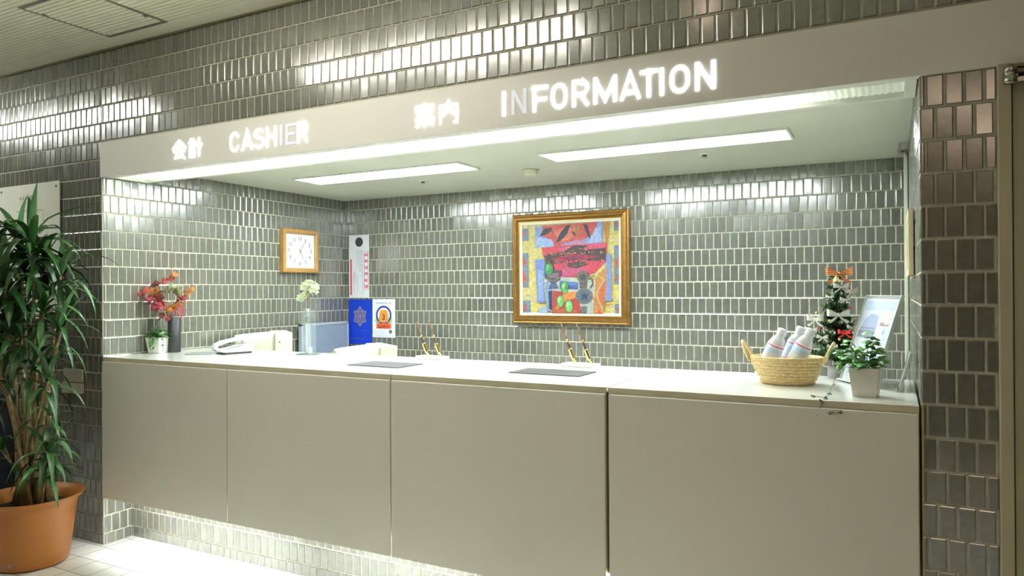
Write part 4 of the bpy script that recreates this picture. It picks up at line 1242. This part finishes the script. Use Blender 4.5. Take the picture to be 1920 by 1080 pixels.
# ------------------------------------------------------------------ small Christmas tree
ct = thing('christmas_tree', 'small decorated artificial Christmas tree behind the slanted sign holder', 'christmas tree', (3.722, 0.665, ZC + 0.0005))
MB().lathe([(0.0001, 0), (0.034, 0), (0.036, 0.008), (0.034, 0.045), (0.028, 0.046), (0.0001, 0.042)], 20).build('base', M('tree_base_grey', (0.30, 0.31, 0.32), rough=0.5), ct)
MB().tube([(0, 0, 0.04), (0, 0, 0.43)], [0.006, 0.003], 8).build('trunk', M('tree_trunk', (0.10, 0.07, 0.03), rough=0.7), ct)
rng = random.Random(12)
ndl = M('tree_needles', vcol=True, rough=0.55, vary=0.15, nscale=50)
for lv in range(9):
    z_ = 0.075 + lv*0.040; rad_ = 0.088*(1 - lv/9.6) + 0.012
    m_ = MB()
    nb_ = max(7, int(15*(1 - lv/13)))
    for k in range(nb_):
        a = 2*PI*k/nb_ + rng.random()*0.5
        L = rad_*rng.uniform(0.8, 1.15)
        d_ = Vector((math.cos(a), math.sin(a), rng.uniform(0.1, 0.5))).normalized()
        m_.col = (0.06, 0.10, 0.03); m_.tube([(0, 0, z_), Vector((0, 0, z_)) + d_*L], 0.0013, 4, cap=False)
        for j in range(int(L/0.0016)):
            t_ = (j + rng.random())/(L/0.0016)
            c0 = Vector((0, 0, z_)) + d_*L*max(0.12, t_)
            b_ = rng.random()*2*PI
            nd = (d_*0.7 + Vector((math.cos(b_)*0.8, math.sin(b_)*0.8, rng.uniform(-0.7, 0.8)))).normalized()
            g = rng.uniform(0.6, 1.3)
            m_.leaf(c0, nd, (0, 0, 1), 0.024, 0.0090, 0.1, 2, 0.0, col=(0.040*g, 0.115*g, 0.035*g))
    m_.build('branch_tier', ndl, ct, vc=True)
silver = M('silver_ribbon', (0.70, 0.70, 0.64), rough=0.3, metal=0.3)
def bow(name, c, s, mat, parent, tails=True, yaw=0.0):
    m_ = MB(); m_.smooth = True
    T = Matrix.Translation(Vector(c)) @ Matrix.Rotation(yaw, 4, 'Z')
    for sg_ in (-1, 1):
        pr_ = [(0, 0, 0.12), (0.35, -0.15, 0.30), (0.75, -0.22, 0.42), (1.0, -0.05, 0.45), (0.8, 0.12, 0.40), (0.4, 0.10, 0.26), (0, 0.02, 0.12)]
        n0 = m_.add([T @ Vector((sg_*x*s, y*s, (0.22*x + w*0.75)*s)) for x, y, w in pr_] + [T @ Vector((sg_*x*s, y*s, (0.22*x - w*0.75)*s)) for x, y, w in pr_])
        k = len(pr_)
        for i in range(k-1): m_.face((n0+i, n0+i+1, n0+k+i+1, n0+k+i))
        if tails:
            n0 = m_.add([T @ Vector(q_) * 1.0 for q_ in ((0, -0.02*s, 0.08*s), (sg_*0.45*s, -0.12*s, -0.35*s), (sg_*0.95*s, -0.1*s, -0.62*s), (sg_*0.70*s, -0.1*s, -0.80*s), (sg_*0.25*s, -0.12*s, -0.45*s), (-sg_*0.05*s, -0.02*s, -0.08*s))])
            m_.face(range(n0, n0+6))
    m_.ball(T @ Vector((0, -0.04*s, 0.02*s)), 0.14*s, 5)
    return m_.build(name, mat, parent)
def ribbon_mat():
    m = M('red_gold_ribbon', (0.6, 0.1, 0.04), rough=0.25, metal=0.4)
    nt = m.node_tree; b = nt.nodes['Principled BSDF']
    tc = nt.nodes.new('ShaderNodeTexCoord'); wv = nt.nodes.new('ShaderNodeTexWave'); wv.inputs['Scale'].default_value = 40
    wv.bands_direction = 'Z'
    cr = nt.nodes.new('ShaderNodeValToRGB'); cr.color_ramp.elements[0].color = (0.62, 0.06, 0.03, 1); cr.color_ramp.elements[0].position = 0.45
    cr.color_ramp.elements[1].color = (0.90, 0.62, 0.25, 1); cr.color_ramp.elements[1].position = 0.6
    nt.links.new(tc.outputs['Object'], wv.inputs['Vector']); nt.links.new(wv.outputs['Color'], cr.inputs[0]); nt.links.new(cr.outputs[0], b.inputs['Base Color'])
    return m
rb = ribbon_mat()
bow('topper_bow', (0.012, -0.022, 0.418), 0.050, rb, ct, yaw=R(10))
m_ = MB(); m_.lathe([(0.0001, 0.0), (0.006, -0.002), (0.010, -0.012), (0.013, -0.022), (0.018, -0.028), (0.016, -0.028), (0.0001, -0.018)], 16, T=Matrix.Translation((0.002, -0.034, 0.412)))
m_.build('gold_bell', gold, ct)
for (x, y, z, s, yw) in ((0.02, -0.05, 0.365, 0.030, 0.4), (0.055, -0.02, 0.345, 0.032, 0.8), (0.035, -0.05, 0.315, 0.020, 0.2), (-0.02, -0.06, 0.325, 0.018, -0.4), (0.012, -0.075, 0.255, 0.042, 0.1), (-0.075, -0.045, 0.235, 0.038, -0.5), (-0.09, -0.02, 0.185, 0.034, -0.6), (-0.045, -0.08, 0.165, 0.022, -0.2), (0.06, -0.06, 0.205, 0.022, 0.5), (-0.01, -0.095, 0.13, 0.02, 0.0)):
    bow('silver_bow', (x, y, z), s, silver, ct, yaw=yw)
for (x, y, z) in ((0.045, -0.03, 0.36), (0.05, -0.05, 0.28), (-0.055, -0.06, 0.20), (0.03, -0.085, 0.19), (0.06, -0.07, 0.17)):
    MB().ball((x, y, z), 0.006, 7).build('red_bauble', M('red_bauble', (0.55, 0.03, 0.03), rough=0.2), ct)
bow('red_bow', (0.035, -0.082, 0.185), 0.026, M('red_cloth_ribbon', (0.62, 0.04, 0.03), rough=0.4), ct, yaw=0.2)
for (x, y, z) in ((-0.02, -0.078, 0.23), (-0.07, -0.05, 0.26), (0.015, -0.09, 0.16)):
    MB().ball((x, y, z), 0.0065, 7).build('gold_bauble', gold, ct)

# ------------------------------------------------------------------ slanted acrylic sign holder
sh = thing('sign_holder', 'slanted clear acrylic holder with blue hotel-photo leaflet beside the tree', 'sign holder', (3.742, 0.560, ZC + 0.001))
e_ = Vector((0.503, -0.864, 0)); nrm_b = Vector((0.864, 0.503, 0)); lean = R(18.5)
up_ = (Vector((0, 0, 1))*math.cos(lean) + nrm_b*math.sin(lean)).normalized()
nf = e_.cross(up_).normalized()
if nf.dot(nrm_b) > 0: nf = -nf         # faces the hall, towards -x
SW, SL = 0.235, 0.345
acr = M('clear_acrylic', (0.80, 0.86, 0.85), rough=0.05, alpha=0.14, vary=0.0)
def slab(name, O, U_, V_, N_, w, h_, th, mat, parent, bevel=0.0):
    m_ = MB(); O = Vector(O)
    m_.prism([O, O + U_*w, O + U_*w + V_*h_, O + V_*h_], N_*th)
    return m_.build(name, mat, parent, bevel=bevel)
slab('front_acrylic', nf*0.004, e_, up_, nf, SW, SL, 0.002, acr, sh)
slab('back_acrylic', -nf*0.004, e_, up_, nf, SW, SL, 0.003, acr, sh)
leaf_sheet = slab('leaflet', e_*0.006 + up_*0.008, e_, up_, nf, SW-0.014, SL-0.018, 0.0012, M('leaflet_paper', (0.74, 0.77, 0.90), rough=0.4), sh)
slab('side_rail', e_*(SW) - nf*0.006, e_, up_, nf, 0.004, SL+0.004, 0.014, M('acrylic_edge', (0.62, 0.67, 0.66), rough=0.15), sh)
slab('side_rail', -e_*0.003 - nf*0.004, e_, up_, nf, 0.003, SL, 0.010, M('acrylic_edge'), sh)
slab('top_rail', up_*SL - nf*0.005, e_, up_, nf, SW, 0.003, 0.011, M('acrylic_edge'), sh)
slab('bottom_lip', -nf*0.004, e_, up_, nf, SW, 0.006, 0.022, M('acrylic_edge'), sh)
bk_ = up_*SL*0.6 - nf*0.006
m_ = MB(); q0 = e_*0.06 + bk_; q1 = e_*0.17 + bk_; dn = Vector((nrm_b.x*0.17, nrm_b.y*0.17, -(bk_.z)))
dn = Vector((0.06*nrm_b.x, 0.06*nrm_b.y, -bk_.z + 0.0005))
m_.prism([q0, q1, q1 + dn, q0 + dn], nrm_b*0.003); m_.build('back_leg', acr, sh)
F = Flat(e_*0.006 + up_*0.008 + nf*0.0013, e_*(SW-0.014), up_*(SL-0.018), nf, 0.00006)
F.rect(0.03, 0.86, 0.97, 0.98, (176, 192, 234))
for k in range(14): F.glyph(0.10 + 0.055*k, 0.905, 0.045, 0.022, (226, 234, 250), rng, 3)
F.rect(0.04, 0.52, 0.97, 0.845, (206, 220, 246))
F.poly([(0.06,0.53),(0.55,0.53),(0.58,0.66),(0.54,0.80),(0.30,0.82),(0.14,0.74)], (140, 156, 206))
F.poly([(0.04,0.53),(0.55,0.53),(0.56,0.62),(0.05,0.62)], (104, 112, 160))
for k in range(6): F.rect(0.08+0.075*k, 0.635, 0.13+0.075*k, 0.655, (70, 76, 116)); 
for k in range(5): F.rect(0.06+0.09*k, 0.585, 0.13+0.09*k, 0.60, (66, 70, 108))
F.poly([(0.64,0.68),(0.93,0.68),(0.93,0.85),(0.68,0.85)], (206, 190, 190)); F.poly([(0.64,0.68),(0.92,0.68),(0.90,0.71),(0.66,0.72)], (150, 86, 92)); F.rect(0.78, 0.70, 0.88, 0.80, (230, 224, 224))
F.poly([(0.66,0.46),(0.90,0.46),(0.90,0.62),(0.66,0.56)], (204, 214, 236)); F.rect(0.66, 0.455, 0.88, 0.468, (150, 120, 140)); F.rect(0.80, 0.58, 0.85, 0.64, (120, 160, 220))
F.rect(0.03, 0.02, 0.97, 0.43, (216, 224, 244))
for r_ in range(9):
    for k in range(14): F.glyph(0.08 + 0.06*k, 0.37 - 0.04*r_, 0.04, 0.016, (150, 160, 196), rng, 2)
F.build('print', leaf_sheet)

# ------------------------------------------------------------------ ivy pot near right end
ip = thing('potted_ivy', 'leafy green ivy in a grey-beige square pot at the right end of the counter', 'potted plant', (3.842, 0.150, ZC + 0.0005), R(-6))
square_pot('pot', ip, 0.072, 0.094, 0.096, M('greige_ceramic', (0.56, 0.53, 0.46), rough=0.45))
rng = random.Random(31)
m_ = MB(); lm = MB()
stems = [(-0.02, 0.0, 0.16), (0.01, 0.0, 0.20), (0.03, -0.01, 0.17), (-0.045, -0.02, 0.13), (-0.08, -0.02, 0.12), (0.05, 0.01, 0.13), (0.0, -0.03, 0.14), (-0.06, 0.0, 0.17), (0.03, 0.03, 0.15), (-0.10, 0.0, 0.155), (-0.03, -0.04, 0.11)]
for x, y, z in stems:
    pts = [(x*0.2, y*0.2, 0.085), (x*0.5, y*0.5, z*0.8), (x*0.85, y*0.85, z), (x, y, z - 0.006)]
    m_.tube(pts, 0.0013, 5)
    for j in range(9):
        t_ = 0.3 + 0.7*rng.random(); i = min(2, int(t_*3)); f_ = t_*3 - i
        c0 = Vector(pts[i]).lerp(Vector(pts[min(3, i+1)]), min(1, f_)) + Vector((rng.gauss(0, 0.01), rng.gauss(0, 0.01), rng.gauss(0, 0.008)))
        a = rng.random()*2*PI
        ivy_leaf(lm, c0, (math.cos(a), math.sin(a), rng.uniform(-0.7, 0.5)), (0, -0.4, 1), rng.uniform(0.022, 0.038), rng, G1)
m_.build('stems', M('ivy_stem', (0.10, 0.20, 0.05), rough=0.6), ip)
lm.build('leaves', ivy_mat, ip, vc=True)
m_ = MB(); m_.col = (0.10, 0.15, 0.06)
# sprig trailing left and down over the counter edge
sp = [(-0.02, -0.03, 0.10), (-0.075, -0.03, 0.095), (-0.092, -0.06, 0.04), (-0.095, -0.10, 0.012), (-0.100, -0.145, 0.004), (-0.108, -0.166, -0.004), (-0.110, -0.170, -0.03), (-0.085, -0.172, -0.040), (-0.05, -0.174, -0.034)]
m_.tube(sp, 0.0010, 5); m_.tube([sp[6], (-0.122, -0.172, -0.042), (-0.126, -0.173, -0.050)], 0.0009, 5); m_.tube([sp[4], (-0.12, -0.15, 0.008), (-0.135, -0.155, 0.008)], 0.0009, 5)
for p_ in sp[2:] + [(-0.126, -0.173, -0.050), (-0.135, -0.155, 0.008), (-0.068, -0.173, -0.038)]:
    for _ in range(3): ivy_leaf(m_, Vector(p_) + Vector((0, -0.002, 0)), (rng.uniform(-1, 1), -0.2, rng.uniform(-.3, .6)), (0, -1, 0.2), 0.009, rng, [(0.12, 0.2, 0.1), (0.25, 0.3, 0.2), (0.07, 0.12, 0.06)])
m_.build('trailing_sprig', ivy_mat, ip, vc=True)

# edge-on acrylic card stand near the right wall
cs_ = thing('card_stand', 'small clear acrylic card stand seen edge on at the right end of the counter', 'card stand', (3.930, 0.30, ZC + 0.0005))
m_ = MB(); m_.prism([(0.006, 0.0, 0.0), (0.015, 0.0, 0.0), (0.053, 0.0, 0.135), (0.044, 0.0, 0.135)], (0, 0.13, 0)); m_.build('card_panel', M('frosted_acrylic', (0.62, 0.66, 0.66), rough=0.2, trans=0.3, ior=1.3), cs_, bevel=0.001)
m_ = MB(); m_.prism([(0.048, 0.03, 0.0), (0.051, 0.03, 0.0), (0.038, 0.03, 0.062), (0.035, 0.03, 0.062)], (0, 0.06, 0)); m_.build('back_leg', acr, cs_)
m_ = MB(); m_.box((-0.004, 0.0, 0.0), (0.006, 0.13, 0.012)); m_.build('front_lip', M('frosted_acrylic'), cs_)

# ------------------------------------------------------------------ large potted dracaena at left
pl = thing('potted_dracaena', 'tall bushy green cane plant in a round terracotta-coloured pot', 'potted plant', (-0.085, -0.335, 0.0))
terra = M('terracotta_plastic', (0.40, 0.145, 0.026), rough=0.42, vary=0.05, nscale=4)
pl_pot = MB().lathe([(0.0001, 0.0), (0.150, 0.0), (0.166, 0.010), (0.176, 0.05), (0.207, 0.30), (0.212, 0.322), (0.236, 0.345), (0.244, 0.352), (0.243, 0.358), (0.234, 0.357), (0.205, 0.33), (0.195, 0.30), (0.19, 0.285)], 64).build('pot', terra, pl)
MB().lathe([(0.0001, 0.295), (0.10, 0.302), (0.196, 0.292)], 32).build('soil', M('dark_soil', (0.018, 0.013, 0.008), rough=0.95, bump=1.0, bscale=60), pl)
T = Matrix.Rotation(R(-61), 4, 'Z') @ Matrix.Translation((0.1745, 0, 0.045)) @ Matrix.Rotation(R(83), 4, 'Y')
MB().lathe([(0.011, -0.004), (0.011, 0.002), (0.0001, 0.003)], 14, T=T).build('drain_plug', M('grey_plug', (0.30, 0.27, 0.25), rough=0.5), pl_pot)
cane_mat = M('cane_bark', (0.34, 0.25, 0.12), rough=0.7, vary=0.3, nscale=30, bump=0.5, bscale=70)
leaf_mat = M('dracaena_leaf', vcol=True, rough=0.34, vary=0.10, nscale=10)
rng = random.Random(77)
LG = [(0.022, 0.075, 0.014), (0.030, 0.095, 0.018), (0.016, 0.055, 0.012), (0.036, 0.11, 0.028), (0.055, 0.14, 0.050)]
# crown positions (local to pot centre): x right along the wall, y, z, leaf count, leaf length, leaf width
crowns = [(-0.10, 0.00, 1.66, 24, 0.34, 0.046), (0.10, -0.05, 1.66, 22, 0.34, 0.044), (-0.30, -0.02, 1.60, 22, 0.34, 0.046), (0.16, 0.06, 1.50, 18, 0.34, 0.034),
          (-0.02, -0.12, 1.45, 20, 0.34, 0.048), (-0.22, -0.10, 1.38, 20, 0.34, 0.048), (0.15, -0.02, 1.34, 20, 0.34, 0.036), (0.22, 0.02, 1.22, 15, 0.32, 0.032),
          (0.02, -0.10, 1.20, 16, 0.30, 0.044), (-0.32, -0.05, 1.20, 16, 0.30, 0.042), (0.13, -0.06, 1.04, 10, 0.26, 0.036), (-0.12, -0.14, 1.03, 8, 0.24, 0.040),
          (0.23, -0.04, 0.98, 12, 0.30, 0.030), (0.20, -0.03, 0.60, 18, 0.28, 0.036), (0.25, -0.06, 0.50, 9, 0.24, 0.030), (-0.32, -0.12, 0.86, 12, 0.28, 0.040),
          (-0.04, -0.12, 0.60, 5, 0.20, 0.036), (0.06, 0.04, 1.58, 16, 0.34, 0.042), (-0.20, 0.05, 1.30, 14, 0.30, 0.040), (0.17, 0.0, 0.78, 9, 0.24, 0.030)]
roots = []
for i, (x, y, z, nl, L, wd) in enumerate(crowns):
    a = i*2.399; rr = 0.02 + 0.13*((i % 7)/7.0)
    rx, ry = rr*math.cos(a), rr*math.sin(a)*0.8
    top = Vector((x, y, z)); root = Vector((rx, ry, 0.295))
    mid = root.lerp(top, 0.5) + Vector((rng.gauss(0, 0.02), rng.gauss(0, 0.015), 0)) + Vector((-x*0.22, -y*0.2, 0))
    pts = []
    for k in range(9):
        t_ = k/8
        p_ = root*(1-t_)**2 + mid*2*t_*(1-t_) + top*t_**2
        pts.append(p_)
    r0 = rng.choice([0.015, 0.012, 0.010, 0.017]) if z > 1.1 else 0.007
    m_ = MB()
    rads = [r0*(1 - 0.45*k/8) * (1 + (0.10 if k % 2 else -0.04)) for k in range(9)]
    m_.tube(pts, rads, 9)
    m_.build('cane', cane_mat, pl)
    axis = (pts[-1] - pts[-2]).normalized()
    m_ = MB()
    nl = int(nl*1.2)
    for k in range(nl):
        f_ = k/nl
        a = k*2.399 + rng.random()*0.4
        el = R(78 - 88*f_ + rng.uniform(-10, 10))
        d_ = Vector((math.cos(a)*math.cos(el), math.sin(a)*math.cos(el)*0.85, math.sin(el)))
        d_ = (d_ + axis*0.2).normalized()
        b_ = top - axis*(0.10*f_) + Vector((0, 0, 0.01))
        ln = L*rng.uniform(0.7, 1.1)*(0.75 + 0.35*math.sin(PI*min(1, f_ + 0.25)))
        # keep leaves clear of the wall behind
        endy = (b_ + d_*ln).y - 0.335
        if endy > -0.02:
            d_.y = max(-1, d_.y - (endy + 0.05)/ln); d_.normalize()
        c = rng.choice(LG); g = rng.uniform(0.8, 1.2)
        m_.leaf(b_, d_, (0, 0, 1), ln, wd*rng.uniform(0.75, 1.1), droop=rng.uniform(1.3, 3.4), seg=7, fold=0.25, power=0.72, col=tuple(v*g for v in c))
    m_.build('leaf_cluster', leaf_mat, pl, vc=True)
# one long leaf reaching right towards the alcove
m_ = MB()
m_.leaf((0.22, -0.02, 1.80), (0.95, 0.12, 0.22), (0, 0, 1), 0.38, 0.020, droop=0.12, seg=8, fold=0.3, power=0.8, col=(0.03, 0.10, 0.02))
m_.build('long_leaf', leaf_mat, pl, vc=True)
